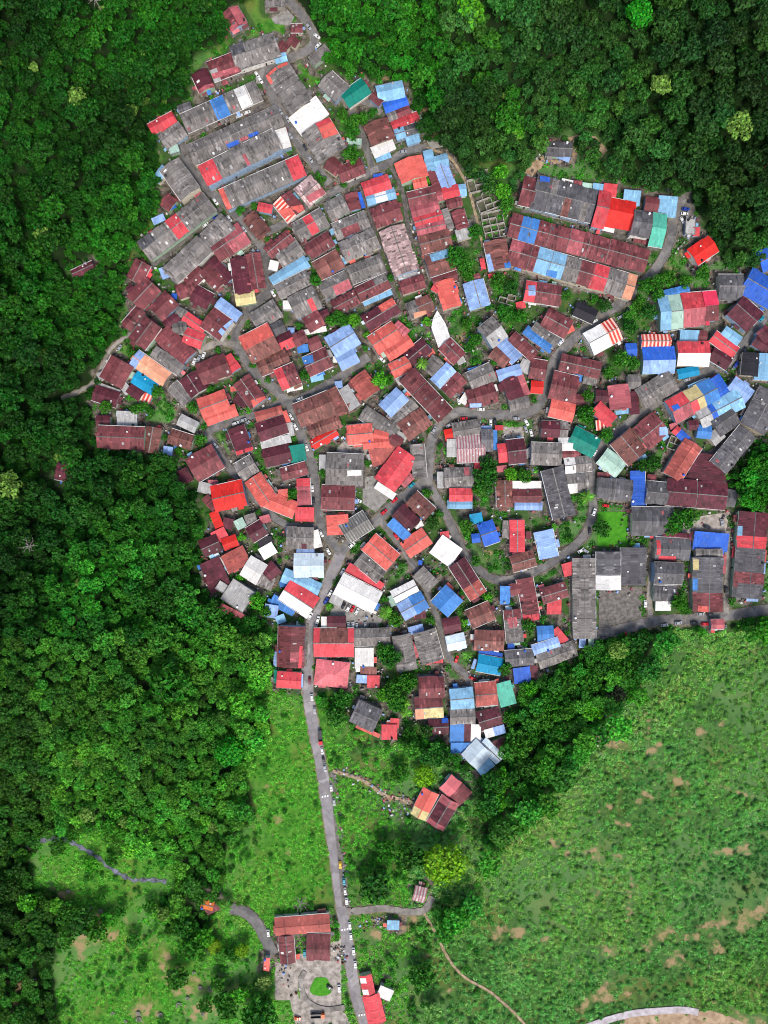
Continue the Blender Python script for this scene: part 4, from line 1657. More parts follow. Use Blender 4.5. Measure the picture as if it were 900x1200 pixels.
def ground_mat():
    m, nt, b = new_mat('ground', rough=.95)
    h = NB(nt)
    z = h.n('ShaderNodeAttribute'); z.attribute_name = 'zone'
    sp = h.n('ShaderNodeSeparateColor'); h.l(z.outputs['Color'], sp.inputs[0])
    geo = h.n('ShaderNodeNewGeometry'); P = geo.outputs['Position']
    n1, n2, n3, n4 = h.noise(P, .045, 4), h.noise(P, .25, 4), h.noise(P, 1.1, 3, .7), h.noise(P, .012, 3)
    G = lambda *c: (*[v * ALB for v in lin(c)], 1)
    floor = h.mix(n2, G(14, 32, 9), G(34, 58, 18))
    gr = h.mix(h.ramp(n2, .35, .65), G(34, 70, 24), G(80, 124, 52))
    gr2 = h.mix(h.ramp(n2, .35, .65), G(50, 112, 24), G(92, 148, 46))
    gr = h.mix(z.outputs['Alpha'], gr, gr2)
    gr = h.mix(h.ramp(n1, .5, .7, 0, .6), gr, G(132, 124, 66))
    gr = h.mix(h.ramp(n4, .45, .6, 0, .55), gr, G(104, 142, 84))
    gr = h.mix(h.ramp(n3, .5, .75, 0, .5), gr, G(30, 74, 30))
    vi = h.mix(h.ramp(n2, .38, .62), G(66, 61, 55), G(140, 130, 116))
    vi = h.mix(h.ramp(n3, .45, .65, 0, .75), vi, G(56, 51, 47))
    vi = h.mix(h.ramp(n1, .49, .56, 0, .85), vi, h.mix(n3, G(32, 72, 18), G(70, 112, 40)))
    c = h.mix(sp.outputs[1], floor, gr)
    vf = h.ramp(h.math('ADD', h.math('ADD', sp.outputs[0], .24), h.math('MULTIPLY', h.math('SUBTRACT', n2, .5), .8)), .35, .65)
    c = h.mix(vf, c, vi)
    df = h.math('MULTIPLY', h.ramp(sp.outputs[2], 0, .25), h.ramp(h.math('ADD', h.math('MULTIPLY', sp.outputs[2], .8), h.math('MULTIPLY', h.math('SUBTRACT', h.noise(P, .16, 5, .7), .5), 3.4)), .3, .75, 0, .85))
    c = h.mix(df, c, h.mix(n3, G(196, 166, 126), G(138, 112, 82)))
    h.l(c, b.inputs['Base Color'])
    bp = h.n('ShaderNodeBump'); bp.inputs['Strength'].default_value = .5; bp.inputs['Distance'].default_value = .4
    h.l(n3, bp.inputs['Height']); h.l(bp.outputs[0], b.inputs['Normal'])
    return m
me.materials.append(ground_mat())
struct(link('ground', me))

# ------------------------------------------------------------------ roads
def road_mat(name, a, b_, patchc):
    m, nt, b = new_mat(name, rough=.9); h = NB(nt)
    P = h.n('ShaderNodeNewGeometry').outputs['Position']
    G = lambda c: (*[v * ALB for v in lin(c)], 1)
    c = h.mix(h.ramp(h.noise(P, .22, 8, .7), .35, .65), G(a), G(b_))
    vo = h.n('ShaderNodeTexVoronoi'); h.l(P, vo.inputs['Vector']); vo.inputs['Scale'].default_value = .16
    sp = h.n('ShaderNodeSeparateColor'); h.l(vo.outputs['Color'], sp.inputs[0])
    c = h.mix(h.ramp(sp.outputs[0], .74, .78, 0, .4), c, G(patchc))
    c = h.mix(h.ramp(sp.outputs[1], .84, .87, 0, .22), c, G([v * 1.35 for v in a]))
    vc = h.n('ShaderNodeTexVoronoi', feature='DISTANCE_TO_EDGE'); h.l(P, vc.inputs['Vector']); vc.inputs['Scale'].default_value = .28
    c = h.mix(h.ramp(vc.outputs['Distance'], .0, .05, .22, 0), c, G((52, 50, 50)))
    c = h.mix(h.ramp(h.noise(P, .09, 5, .7), .58, .7, 0, .5), c, G((150, 134, 112)))
    h.l(c, b.inputs['Base Color'])
    return m
M_ROAD = road_mat('asphalt', (136, 132, 129), (98, 96, 96), (82, 80, 82))
M_ROAD2 = road_mat('old_concrete_lane', (160, 154, 146), (112, 106, 100), (96, 92, 88))
M_ENTRY = road_mat('pale_asphalt', (160, 155, 156), (132, 128, 130), (116, 112, 115))
M_VERGE = noisy('dirt_verge', (150, 134, 112), (84, 88, 58), .3, detail=8)
M_TRACK = noisy('dirt_track', (186, 166, 136), (132, 112, 88), .5)
M_PALE = noisy('pale_rutted_road', (206, 200, 206), (164, 152, 150), .3)
M_ALLEY = noisy('alley_concrete', (122, 116, 112), (80, 76, 74), .5)
def strip(P, wd, z, off=0.0, wob=0.0):
    out = []
    n = len(P)
    for k in range(n):
        x0, y0 = P[max(k - 1, 0)]; x1, y1 = P[min(k + 1, n - 1)]
        dx, dy = x1 - x0, y1 - y0; l = math.hypot(dx, dy) or 1
        nx_, ny_ = -dy / l, dx / l
        j = wob * math.sin(k * 1.7 + z * 90) * .3
        for s_ in (-1, 1):
            q = (P[k][0] + nx_ * (off + s_ * (wd / 2 + j)), P[k][1] + ny_ * (off + s_ * (wd / 2 + j)))
            out.append((*w2(*q), z + max(ground_z(*q), 0)))
    return out
def strip_obj(name, P, wd, z, mat, wob=0.0, th=.1):
    v = strip(P, wd, z, 0, wob); b = MB()
    for k in range(len(P) - 1):
        b.slab([v[2 * k], v[2 * k + 2], v[2 * k + 3], v[2 * k + 1]][::-1] if True else None, th)
    m = b.mesh(name, mat)
    return struct(link(name, m))
for i, (kind, wd, P) in enumerate(ROADPTS):
    mat = M_ENTRY if i == 0 else {'road': M_ROAD, 'lane': M_ROAD2, 'alley': M_ALLEY, 'track': M_TRACK, 'path': M_TRACK, 'strip': M_PALE, 'driveway': M_ROAD2}[kind]
    if kind in ('road', 'lane'): strip_obj('verge', P, wd + 2.6, .024 + .0012 * i, M_VERGE, 2.2)
    strip_obj('track' if kind == 'strip' else kind, P, wd, .06 + .014 * i, mat, wob=1.0 if kind in ('track', 'path', 'lane') else .4)
# kerbs and drains beside the main roads, interrupted at junctions
for i, (kind, wd, P) in enumerate(ROADPTS):
    if kind != 'road' or i == 0: continue
    oth = np.array([(x, y, w / 2) for j, (k, w, Q) in enumerate(ROADPTS) if j != i for x, y in Q])
    b = MB()
    for s_ in (-1, 1):
        v = strip(P, .8, .30, s_ * (wd / 2 + .5))
        for k in range(len(P) - 1):
            mx, my = P[k]
            if np.min(np.hypot(oth[:, 0] - mx, oth[:, 1] - my) - oth[:, 2]) < wd / 2 + 1: continue
            b.slab([v[2 * k + 1], v[2 * k + 3], v[2 * k + 2], v[2 * k]], .3)
    struct(link('kerb', b.mesh('kerb', M_CONC)))
M_LINE = new_mat('road_paint', (.78, .78, .77), .7)[0]
for (x, y) in ((381, 933), (404, 1089), (424, 1189)):
    b = MB()
    for k in (-1, 0, 1):
        cx, cy = w2(x + k * 3.1, y - k * .5)
        b.quad([(cx - .5, cy - .55, .30), (cx + .3, cy - .55, .30), (cx + .5, cy + .55, .30), (cx - .3, cy + .55, .30)])
    struct(link('road_marking', b.mesh('road_marking', M_LINE)))
pv = [noisy('yard_concrete', (164, 160, 154), (124, 120, 114), .4), noisy('yard_gravel', (134, 128, 122), (88, 84, 80), .5), noisy('yard_pale', (192, 182, 172), (122, 114, 106), .3, detail=7)]
pv.append(noisy('bare_earth', (196, 170, 140), (138, 112, 86), .22, detail=8))
PAVE.append((poly('664,162 676,158 698,160 712,176 704,186 690,184 692,178 684,168 672,166'), 3)); PAVE.append((poly('612,206 622,192 640,180 656,178 664,186 655,192 640,192 626,204 616,218'), 3))
PAVE.append((poly('728,1194 760,1189 800,1187 832,1184 858,1192 884,1206 900,1230 720,1230'), 3))
for i, (pl, mi) in enumerate(PAVE):
    b = MB(); b.quad([(*w2(*p), .03 + .004 * i) for p in pl][::-1])
    o = struct(link('pavement', b.mesh('pavement', pv[mi])))
M_LAWN = noisy('lawn_grass', (56, 132, 22), (82, 156, 36), .4)
for pl in (poly('700,600 736,600 736,642 700,640'), poly('318,1150 318,1150 318,1150'), [(376 + (12 + 2 * math.sin(3 * a)) * math.cos(a), 1156 + (13 + 2 * math.cos(2 * a)) * math.sin(a)) for a in np.linspace(0, 6.0, 22)]):
    if len(set(pl)) < 3: continue
    b = MB(); b.quad([(*w2(*p), .14) for p in pl][::-1]); struct(link('lawn', b.mesh('lawn', M_LAWN)))
# the stream in the valley to the lower west
M_WATER = noisy('shallow_stream', (132, 134, 150), (52, 60, 58), .25, .2)
strip_obj('stream', stp, 4.5, .16, M_WATER, 4.0)

# ------------------------------------------------------------------ foliage
def leaf_mat(name, trans=.25):
    m, nt, b = new_mat(name, rough=.6)
    h = NB(nt)
    a = h.n('ShaderNodeAttribute', attribute_type='INSTANCER'); a.attribute_name = 'tint'
    geo = h.n('ShaderNodeNewGeometry'); oi = h.n('ShaderNodeObjectInfo')
    rnd = geo.outputs['Random Per Island']
    n = h.noise(geo.outputs['Position'], .5, 2)
    f = h.math('MULTIPLY', h.ramp(rnd, 0, 1, .45, 1.7), h.ramp(n, .3, .7, .65, 1.35))
    hs = h.n('ShaderNodeHueSaturation'); h.l(a.outputs['Color'], hs.inputs['Color'])
    h.l(f, hs.inputs['Value']); h.l(h.ramp(h.math('FRACT', h.math('MULTIPLY', rnd, 7.3)), 0, 1, .485, .515), hs.inputs['Hue'])
    h.l(hs.outputs[0], b.inputs['Base Color'])
    tr = h.n('ShaderNodeBsdfTranslucent'); h.l(hs.outputs[0], tr.inputs['Color'])
    mx = h.n('ShaderNodeMixShader'); mx.inputs[0].default_value = trans
    h.l(b.outputs[0], mx.inputs[1]); h.l(tr.outputs[0], mx.inputs[2])
    out = [q for q in nt.nodes if q.type == 'OUTPUT_MATERIAL'][0]
    h.l(mx.outputs[0], out.inputs['Surface'])
    return m
M_LEAF = leaf_mat('leaves')
def leafcloud(pts, nrm, size, rng, flat=.35):
    """quads at pts facing roughly nrm -> (verts, faces)"""
    n = len(pts)
    d = nrm + rng.normal(0, flat, (n, 3)); d /= np.linalg.norm(d, axis=1)[:, None]
    r = rng.normal(0, 1, (n, 3)); a = np.cross(d, r); a /= np.linalg.norm(a, axis=1)[:, None]
    b = np.cross(d, a)
    sz = size * rng.uniform(.6, 1.35, (n, 1))
    a, b = a * sz, b * sz * rng.uniform(.55, 1, (n, 1))
    bend = d * sz * .25
    v = np.stack([pts - a - bend, pts - b * .9, pts + a - bend, pts + b], 1).reshape(-1, 3)
    f = np.arange(4 * n).reshape(-1, 4)
    return v, f
def crown_mesh(name, seed, lobes, per, size, flatness=.75, spread=.72, lob=(.26, .42)):
    rng = np.random.default_rng(seed)
    V_, F_ = [], []; off = 0
    for k in range(lobes):
        rr = spread * math.sqrt((k + .4) / lobes) * rng.uniform(.85, 1.12); an = k * 2.39996 + rng.uniform(-.3, .3)
        lr = rng.uniform(*lob)
        c = np.array([rr * math.cos(an), rr * math.sin(an), flatness * (math.sqrt(max(0, 1 - (rr / 1.02) ** 2)) - .35) * rng.uniform(.75, 1.2)])
        n = int(per * (lr / .34) ** 2)
        u = rng.normal(0, 1, (n * 3, 3)); u /= np.linalg.norm(u, axis=1)[:, None]
        u = u[u[:, 2] > -.35][:n]
        lump = 1 + .16 * np.sin(u[:, :1] * 7 + k) * np.cos(u[:, 1:2] * 6 + 2 * k)
        p = c + u * lr * lump * np.array([1, 1, .85])
        v, f = leafcloud(p, u, size, rng)
        V_.append(v); F_.append(f + off); off += len(v)
    V_ = np.concatenate(V_); F_ = np.concatenate(F_)
    V_[:, 2] += .45
    me = bpy.data.meshes.new(name); me.from_pydata(V_.tolist(), [], F_.tolist()); me.materials.append(M_LEAF)
    return me
CROWN = [crown_mesh('crown', 100 + i, (13, 16, 21, 26, 15, 18)[i], (54, 46, 40, 36, 50, 46)[i], .125, .8, .8, (.2, .34)) for i in range(6)]
CROWN_ROUND = [crown_mesh('crown', 140 + i, 22, 80, .075, .85, .62, (.3, .4)) for i in range(2)]
CROWN_BUSH = [crown_mesh('crown', 160 + i, 8, 60, .12, .7) for i in range(3)]
def trunk_mesh():
    b = MB()
    b.tube([(0, 0, 0), (.04, .02, .25), (0, .03, .55)], [.075, .05, .04], 7)
    for k in range(4):
        a = k * 1.57 + .5
        b.tube([(0, .03, .45), (.2 * math.cos(a), .2 * math.sin(a), .72), (.42 * math.cos(a), .42 * math.sin(a), .95)], [.035, .024, .012], 5)
    return b.mesh('trunk', M_BARK)
TRUNK = trunk_mesh()
def palm_meshes(seed):
    rng = random.Random(seed); v, f = [], []
    for k in range(16):
        an = k * 2 * math.pi / 16 + rng.uniform(-.15, .15); el = rng.uniform(.1, .7); ln = rng.uniform(.75, 1.05)
        c, s = math.cos(an), math.sin(an); prev = None
        for i in range(7):
            t = i / 6; r = ln * t; z = ln * (el * t - .75 * t * t)
            wd = .1 * math.sin(math.pi * min(1, .12 + t * .88)) + .012
            L_ = (r * c - wd * s, r * s + wd * c, z - wd * .5); R_ = (r * c + wd * s, r * s - wd * c, z - wd * .5); M_ = (r * c, r * s, z)
            cur = len(v); v += [L_, M_, R_]
            if prev is not None:
                f += [(prev, prev + 1, cur + 1, cur), (prev + 1, prev + 2, cur + 2, cur + 1)]
            prev = cur
    me = bpy.data.meshes.new('crown'); me.from_pydata(v, [], f); me.materials.append(M_LEAF)
    return me
PALMC = [palm_meshes(i) for i in range(3)]
pb_ = MB(); pb_.tube([(0, 0, 0), (.03, .02, .5), (0, 0, 1)], [.05, .035, .03], 7)
PALMT = pb_.mesh('trunk', M_BARK)

TINT = {'m': (42, 98, 18), 'd': (32, 80, 18), 'D': (24, 34, 20), 'b': (66, 134, 24), 'B': (36, 128, 18), 'o': (96, 136, 16), 'p': (110, 142, 76), 'P': (70, 122, 34)}
TW = {'m': 'mid-green', 'd': 'dark green', 'D': 'blackish', 'b': 'bright green', 'B': 'vivid green', 'o': 'olive green', 'p': 'pale green', 'P': 'green'}
LK = 1.45
def tint(code, jit=.12, rng=RNG):
    c = lin(TINT[code]); k = rng.uniform(1 - jit, 1 + jit)
    return [min(.5, c[0] * LK * k * rng.uniform(.8, 1.25)), min(.5, c[1] * LK * k), min(.5, c[2] * LK * k * rng.uniform(.8, 1.2))]
def house_gap(p):
    best = (1e9, None)
    for d in HOUSES:
        if math.dist(d['c'], p) > 70: continue
        g = rect_dist(d, p)
        if g < best[0]: best = (g, d)
    return best
trees = []
for (x, y, r, tn) in TREES:
    if r > 40 or (x > 1000 or y > 1300): continue
    rad = r * S
    hgt = (rad * 1.25 + 1.0) if rad > 3.5 else rad * 1.1 + .6
    p = w2(x, y, hgt)
    trees.append(dict(px=(x, y), p=p, r=rad, tn=tn, h=hgt, z=ground_z(x, y), forest=False))
# ------ the forest: dart throwing, dense, with sizes that vary in patches
rngf = np.random.default_rng(5)
cell = {}; fpts = []
def clash(x, y, r):
    i, j = int(x // 16), int(y // 16)
    for a in (-2, -1, 0, 1, 2):
        for b in (-2, -1, 0, 1, 2):
            for (X, Y, R) in cell.get((i + a, j + b), ()):
                if math.hypot(X - x, Y - y) < .62 * (R + r): return True
    return False
for t in trees:
    cell.setdefault((int(t['px'][0] // 16), int(t['px'][1] // 16)), []).append((*t['px'], t['r'] / S))
def patch(x, y, s, ph): return math.sin(x / s + ph) * math.sin(y / s * 1.13 + ph * 2.1) + .5 * math.sin((x + y) / s * 1.9 + ph * .7)
for big in (1, .72, .5, .36):
    for _ in range({1: 14000, .72: 30000, .5: 45000, .36: 50000}[big]):
        x, y = rngf.uniform(-95, 995), rngf.uniform(-95, 1295)
        if not in_forest(x, y): continue
        r = (12.5 + 3.5 * patch(x, y, 90, 1.0) + rngf.uniform(-4, 5)) * big * (.86 if x < 330 else .95)
        # small even crowns cover the lower western slope
        if x < 290 and y > 760: r = min(r * .8, rngf.uniform(6.5, 11))
        r = max(4.5 if big > .4 else 3.2, min(21, r))
        if road_gap(x, y) < r * .9: continue
        if clash(x, y, r): continue
        p = w2(x, y, 8); g = house_gap(p)[0]
        if g < r * S * .8 + (3.5 if x < 120 or (x > 225 and y > 1040) else 0): continue
        cell.setdefault((int(x // 16), int(y // 16)), []).append((x, y, r)); fpts.append((x, y, r))
def forest_tone(x, y):
    q = patch(x, y, 60, 2.3) + rngf.uniform(-1.25, 1.25)
    dk = 0.0  # corner vignette put into the leaf colour, on top of truly darker stands
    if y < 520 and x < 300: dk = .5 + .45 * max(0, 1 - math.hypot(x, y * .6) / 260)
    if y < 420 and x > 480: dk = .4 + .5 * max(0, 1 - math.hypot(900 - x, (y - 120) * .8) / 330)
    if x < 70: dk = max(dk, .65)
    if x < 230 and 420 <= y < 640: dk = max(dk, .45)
    base = np.array(lin((36, 102, 18)))
    if y > 740 and x < 320: base = np.array(lin((60, 120, 32)))
    elif 420 < y <= 740 and x < 320: base = np.array(lin((34, 94, 20)))
    if x > 520 and y < 420: base = np.array(lin((48, 98, 34)))
    if y > 740 and x > 320: base = np.array(lin((46, 108, 28)))
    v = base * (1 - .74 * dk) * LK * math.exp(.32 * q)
    v[0] *= rngf.uniform(.75, 1.35); v[2] *= rngf.uniform(.75, 1.3)
    if rngf.random() < .012: v = np.array(lin((104, 140, 58))) * LK * .8
    return [float(min(.5, q_)) for q_ in v]
inframe = [i for i, (x, y, r) in enumerate(fpts) if -5 < x < 905 and -5 < y < 1205]
inframe.sort(key=lambda i: -fpts[i][2])
single = set(inframe[:max(0, 290 - len(trees))])
stuffp = []
for i, (x, y, r) in enumerate(fpts):
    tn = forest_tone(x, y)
    if i in single:
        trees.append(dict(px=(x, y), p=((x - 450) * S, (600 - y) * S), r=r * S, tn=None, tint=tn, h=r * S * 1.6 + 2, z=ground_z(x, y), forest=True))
    else: stuffp.append((x, y, r, tn))

# labels for the trees
items = []
for t in trees:
    tn = t['tn']
    if tn is None:
        lum = t['tint'][1]; word = 'dark green' if lum < .1 else 'bright green' if lum > .24 else 'mid-green'
    else: word = TW[tn]
    size = 'tall spreading' if t['r'] > 6.5 else 'bushy' if t['r'] > 3.4 else 'small'
    kind = 'palm' if tn == 'P' else 'rounded tree' if tn in ('B', 'o') else 'tree'
    facts, weak = [], set()
    for d in HOUSES:
        if math.dist(d['c'], t['p']) > 45: continue
        g = rect_dist(d, t['p']) - t['r'] * .7
        f = PAL[d['col']][5]
        if g < 6: weak.add('by' + f)
        if g < 6 and d['awn' if 0 else 'n'] > 1: weak.add('row' + f)
        dy = d['c'][1] - t['p'][1]; dx = d['c'][0] - t['p'][0]
        if g < 6:
            if abs(dy) > .5 * abs(dx): weak.add(('below' if dy > 0 else 'above') + f)
            if abs(dx) > .5 * abs(dy): weak.add(('west of' if dx > 0 else 'east of') + f)
        if g < 2.5:
            dr = ('below' if dy > 0 else 'above') if abs(dy) > abs(dx) else ('west of' if dx > 0 else 'east of')
            facts.append((f"beside a {roof_name(d)} roof", 'by' + f)); facts.append((f"{dr} a {roof_name(d)} {'terrace' if d['n'] > 1 else 'roof'}", dr + f))
    facts.sort(key=lambda q: not q[1].startswith('by'))
    u = []; [u.append(q) for q in facts if q[1] not in [w[1] for w in u]]
    rg = road_gap(*t['px'])
    if rg < 9: weak.add('road')
    if rg < 4: u.append(('at the roadside', 'road'))
    rp = region_phrase(t['p']); weak.add('reg' + rp)
    if not t['forest']:
        pf, pw = place_facts(t['p'], t['px']); weak |= pw; u = u[:8] + pf
    u.append((rp, 'reg' + rp))
    t['word'] = word; t['kind'] = kind
    if not t['forest']:
        items.append(dict(base=f"{size} {word} {kind}", fam=(word, kind, size), facts=u[:16], weak=weak, pos=t['p'], t=t))
describe(items)
for it in items: it['t']['label'] = it['label']
for t in trees:
    x, y = t['px']; tn = t['tn']
    if t['forest']:
        side = 'upper eastern' if x > 430 and y < 420 else 'upper western' if y < 420 else 'western' if y < 740 else 'lower western' if x < 330 else 'southern'
        lab = f"large {t['word']} broadleaf tree standing out of the {side} forest"; grp = f"large {t['word']} trees of the {side} forest"
    else: lab = t['label']; grp = 'trees and bushes of the village and its edges'
    nm = 'palm_tree' if tn == 'P' else 'forest_tree' if t['forest'] else 'tree' if t['r'] > 3.4 else 'small_tree'
    root = thing(nm, lab, 'palm' if tn == 'P' else 'tree', (*t['p'], t['z']), RNG.uniform(0, 6.28), grp)
    r, h = t['r'], t['h']
    if tn == 'P':
        cr = link('crown', RNG.choice(PALMC), root, (0, 0, h * .8 + 2)); cr.scale = (r * 1.1,) * 3
        tk = link('trunk', PALMT, root); tk.scale = (4, 4, h * .8 + 2)
    else:
        ms = CROWN_ROUND if tn in ('B', 'o') else CROWN_BUSH if r < 3.4 else CROWN
        cr = link('crown', RNG.choice(ms), root, (0, 0, max(.1, h - r * 1.05))); cr.scale = (r * (1.12 if tn == 'o' else 1.0),) * 2 + (r * RNG.uniform(.8, 1.0),)
        cr.rotation_euler = (0, 0, RNG.uniform(0, 6.28))
        tk = link('trunk', TRUNK, root); tk.scale = (r, r, max(.4, h - r * .55))
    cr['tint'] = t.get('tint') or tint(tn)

def grave_mesh(seed):
    rng = random.Random(seed); b = MB(); n = 12; r0, r1 = .75, 1.0
    for k in range(n):
        a0, a1 = math.pi * (-.15 + 1.3 * k / n), math.pi * (-.15 + 1.3 * (k + 1) / n)
        P = [(r * math.cos(a), r * 1.2 * math.sin(a), .5 + .35 * math.sin((a0 + a1) / 2)) for r, a in ((r1, a0), (r1, a1), (r0, a1), (r0, a0))]
        b.slab(P, .9)
    return b.mesh('wall', M_PALEC)
M_PALEC = noisy('lime_washed_stone', (172, 168, 158), (104, 102, 92), .9)
GRAVE = grave_mesh(1)
_gs = MB(); _gs.box(-.45, .45, -.6, .5, .0, .28); _gs.box(-.3, .3, .52, .66, 0, .75); GSLAB = _gs.mesh('headstone', M_CONC)
GL = [(203, 1141), (217, 1147), (235, 1158), (247, 1160), (220, 1170), (188, 1190), (162, 1188), (163, 1195), (147, 1197), (133, 1188), (238, 1188), (12, 1100), (15, 1113), (58, 1068), (80, 1045), (118, 1068), (107, 1065), (40, 1150), (228, 1140), (210, 1178)]
items = []
for k, (x, y) in enumerate(GL):
    p = w2(x, y); facts = []
    d_ = sorted((math.dist(q, (x, y)), q) for q in GL if q != (x, y))
    rp = 'in the west plot by the dark trees' if x < 125 else 'in the clearing south of the round trees'
    facts.append((rp, rp)); weak = {rp}
    for dd, q in d_:
        dx, dy = q[0] - x, q[1] - y
        w_ = ('above' if dy > 0 else 'below') if abs(dy) > abs(dx) else ('west of' if dx > 0 else 'east of')
        if dd < 14: facts.append((f"just {w_} another grave", 'g' + w_)); weak.add('g' + w_)
    if d_[0][0] > 14: facts.append(('standing alone', 'al')); weak.add('al')
    size = RNG.uniform(1.1, 2.0)
    items.append(dict(base=('large' if size > 1.55 else 'small') + ' pale horseshoe grave', fam='g' + str(size > 1.55), facts=facts, weak=weak, pos=p, size=size))
describe(items)
for it in items:
    g_ = thing('grave', it['label'], 'grave', (*it['pos'], ground_z(it['pos'][0] / S + 450, 600 - it['pos'][1] / S) - .02), RNG.uniform(-.6, .6), 'horseshoe graves on the scrubby slope')
    g_.scale = (it['size'],) * 2 + (1.2,)
    link('wall', GRAVE, g_); link('headstone', GSLAB, g_)
def dead_tree(x, y, h, label):
    t_ = thing('dead_tree', label, 'tree', (*w2(x, y, h), ground_z(x, y)), 0)
    b = MB(); b.tube([(0, 0, 0), (.2, .1, h * .5), (0, .3, h * .8)], [.35, .25, .18], 8); b.build('trunk', M_DEADW, t_)
    for k in range(9):
        a = k * 2.4; L_ = RNG.uniform(3.5, 6.5)
        P = [(0, .2, h * (.6 + .02 * k))]
        for q in range(1, 4):
            P.append((L_ * q / 3 * math.cos(a) + RNG.uniform(-.5, .5), L_ * q / 3 * math.sin(a) + RNG.uniform(-.5, .5), P[0][2] + q * RNG.uniform(.5, 1.3)))
        b = MB(); b.tube(P, [.2, .16, .11, .06], 5)
        for q in (1, 2):
            e_ = (P[q][0] + RNG.uniform(-1.8, 1.8), P[q][1] + RNG.uniform(-1.8, 1.8), P[q][2] + .8); b.tube([P[q], e_], [.1, .04], 5)
        b.build('branch', M_DEADW, t_)
M_DEADW = noisy('bleached_wood', (178, 170, 164), (120, 110, 104), 1.0)
dead_tree(117, 10, 17, 'bare bleached dead tree above the dark forest, top west')
dead_tree(36, 640, 16, 'bare grey dead tree in the western forest at mid height')
dead_tree(352, 1060, 6, 'bare leafless tree in the grass above the rusty long roof')

# instanced stuff --------------------------------------------------
def scatter(name, pts, protos, kind='stuff'):
    """one object whose points carry instances of unlinked prototype meshes. pts: (x, y, z, rz, sx, sz, tint)"""
    me = bpy.data.meshes.new(name)
    me.from_pydata([p[:3] for p in pts], [], [])
    def attr(n, t, arr, key):
        a = me.attributes.new(n, t, 'POINT'); a.data.foreach_set(key, np.array(arr, np.float32).ravel())
    attr('rot', 'FLOAT_VECTOR', [(0, 0, p[3]) for p in pts], 'vector')
    attr('scl', 'FLOAT_VECTOR', [(p[4], p[4], p[5]) for p in pts], 'vector')
    a = me.attributes.new('tint', 'FLOAT_COLOR', 'POINT'); a.data.foreach_set('color', np.array([(*p[6], 1) for p in pts], np.float32).ravel())
    attr('kind_no', 'FLOAT', [RNG.choice((0, 1, 2, 3)) if p[4] < 1.5 and p[2] < .3 else RNG.choice((4, 5, 6)) for p in pts], 'value')
    o = link(name, me)
    c = bpy.data.collections.new(name + '_kinds')
    for q in protos:
        c.objects.link(bpy.data.objects.new(name + '_kind_%02d' % protos.index(q), q))
    g = bpy.data.node_groups.new(name + '_scatter', 'GeometryNodeTree')
    g.interface.new_socket('Geometry', in_out='INPUT', socket_type='NodeSocketGeometry'); g.interface.new_socket('Geometry', in_out='OUTPUT', socket_type='NodeSocketGeometry')
    gi, go = g.nodes.new('NodeGroupInput'), g.nodes.new('NodeGroupOutput')
    ci = g.nodes.new('GeometryNodeCollectionInfo'); ci.inputs['Collection'].default_value = c; ci.inputs['Separate Children'].default_value = True; ci.inputs['Reset Children'].default_value = True
    ip = g.nodes.new('GeometryNodeInstanceOnPoints'); ip.inputs['Pick Instance'].default_value = True
    def na(n, t):
        q = g.nodes.new('GeometryNodeInputNamedAttribute'); q.data_type = t; q.inputs['Name'].default_value = n; return q.outputs['Attribute']
    L_ = g.links.new
    L_(gi.outputs[0], ip.inputs['Points']); L_(ci.outputs[0], ip.inputs['Instance'])
    if len(protos) == 7: L_(na('kind_no', 'FLOAT'), ip.inputs['Instance Index'])
    L_(na('rot', 'FLOAT_VECTOR'), ip.inputs['Rotation']); L_(na('scl', 'FLOAT_VECTOR'), ip.inputs['Scale'])
    L_(ip.outputs[0], go.inputs[0])
    md = o.modifiers.new('scatter', 'NODES'); md.node_group = g
    o['kind'] = kind
    return o
pts = []
for (x, y, r, tn) in stuffp:
    rr = r * S
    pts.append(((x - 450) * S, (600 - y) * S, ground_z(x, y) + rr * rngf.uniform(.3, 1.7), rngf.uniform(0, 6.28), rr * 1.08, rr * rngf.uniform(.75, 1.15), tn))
for _ in range(17000):
    x, y = rngf.uniform(-60, 960), rngf.uniform(-60, 1260)
    if not in_forest(x, y) or road_gap(x, y) < 2.5: continue
    if house_gap(w2(x, y))[0] < 1.2: continue
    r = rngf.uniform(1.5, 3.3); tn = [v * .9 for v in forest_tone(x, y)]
    pts.append(((x - 450) * S, (600 - y) * S, ground_z(x, y) - .2, rngf.uniform(0, 6.28), r, r * rngf.uniform(.7, 1.2), tn))
fo = scatter('forest', pts, CROWN); fo['label'] = 'dense dark broadleaf forest covering the slopes around the village'; fo['category'] = 'forest'

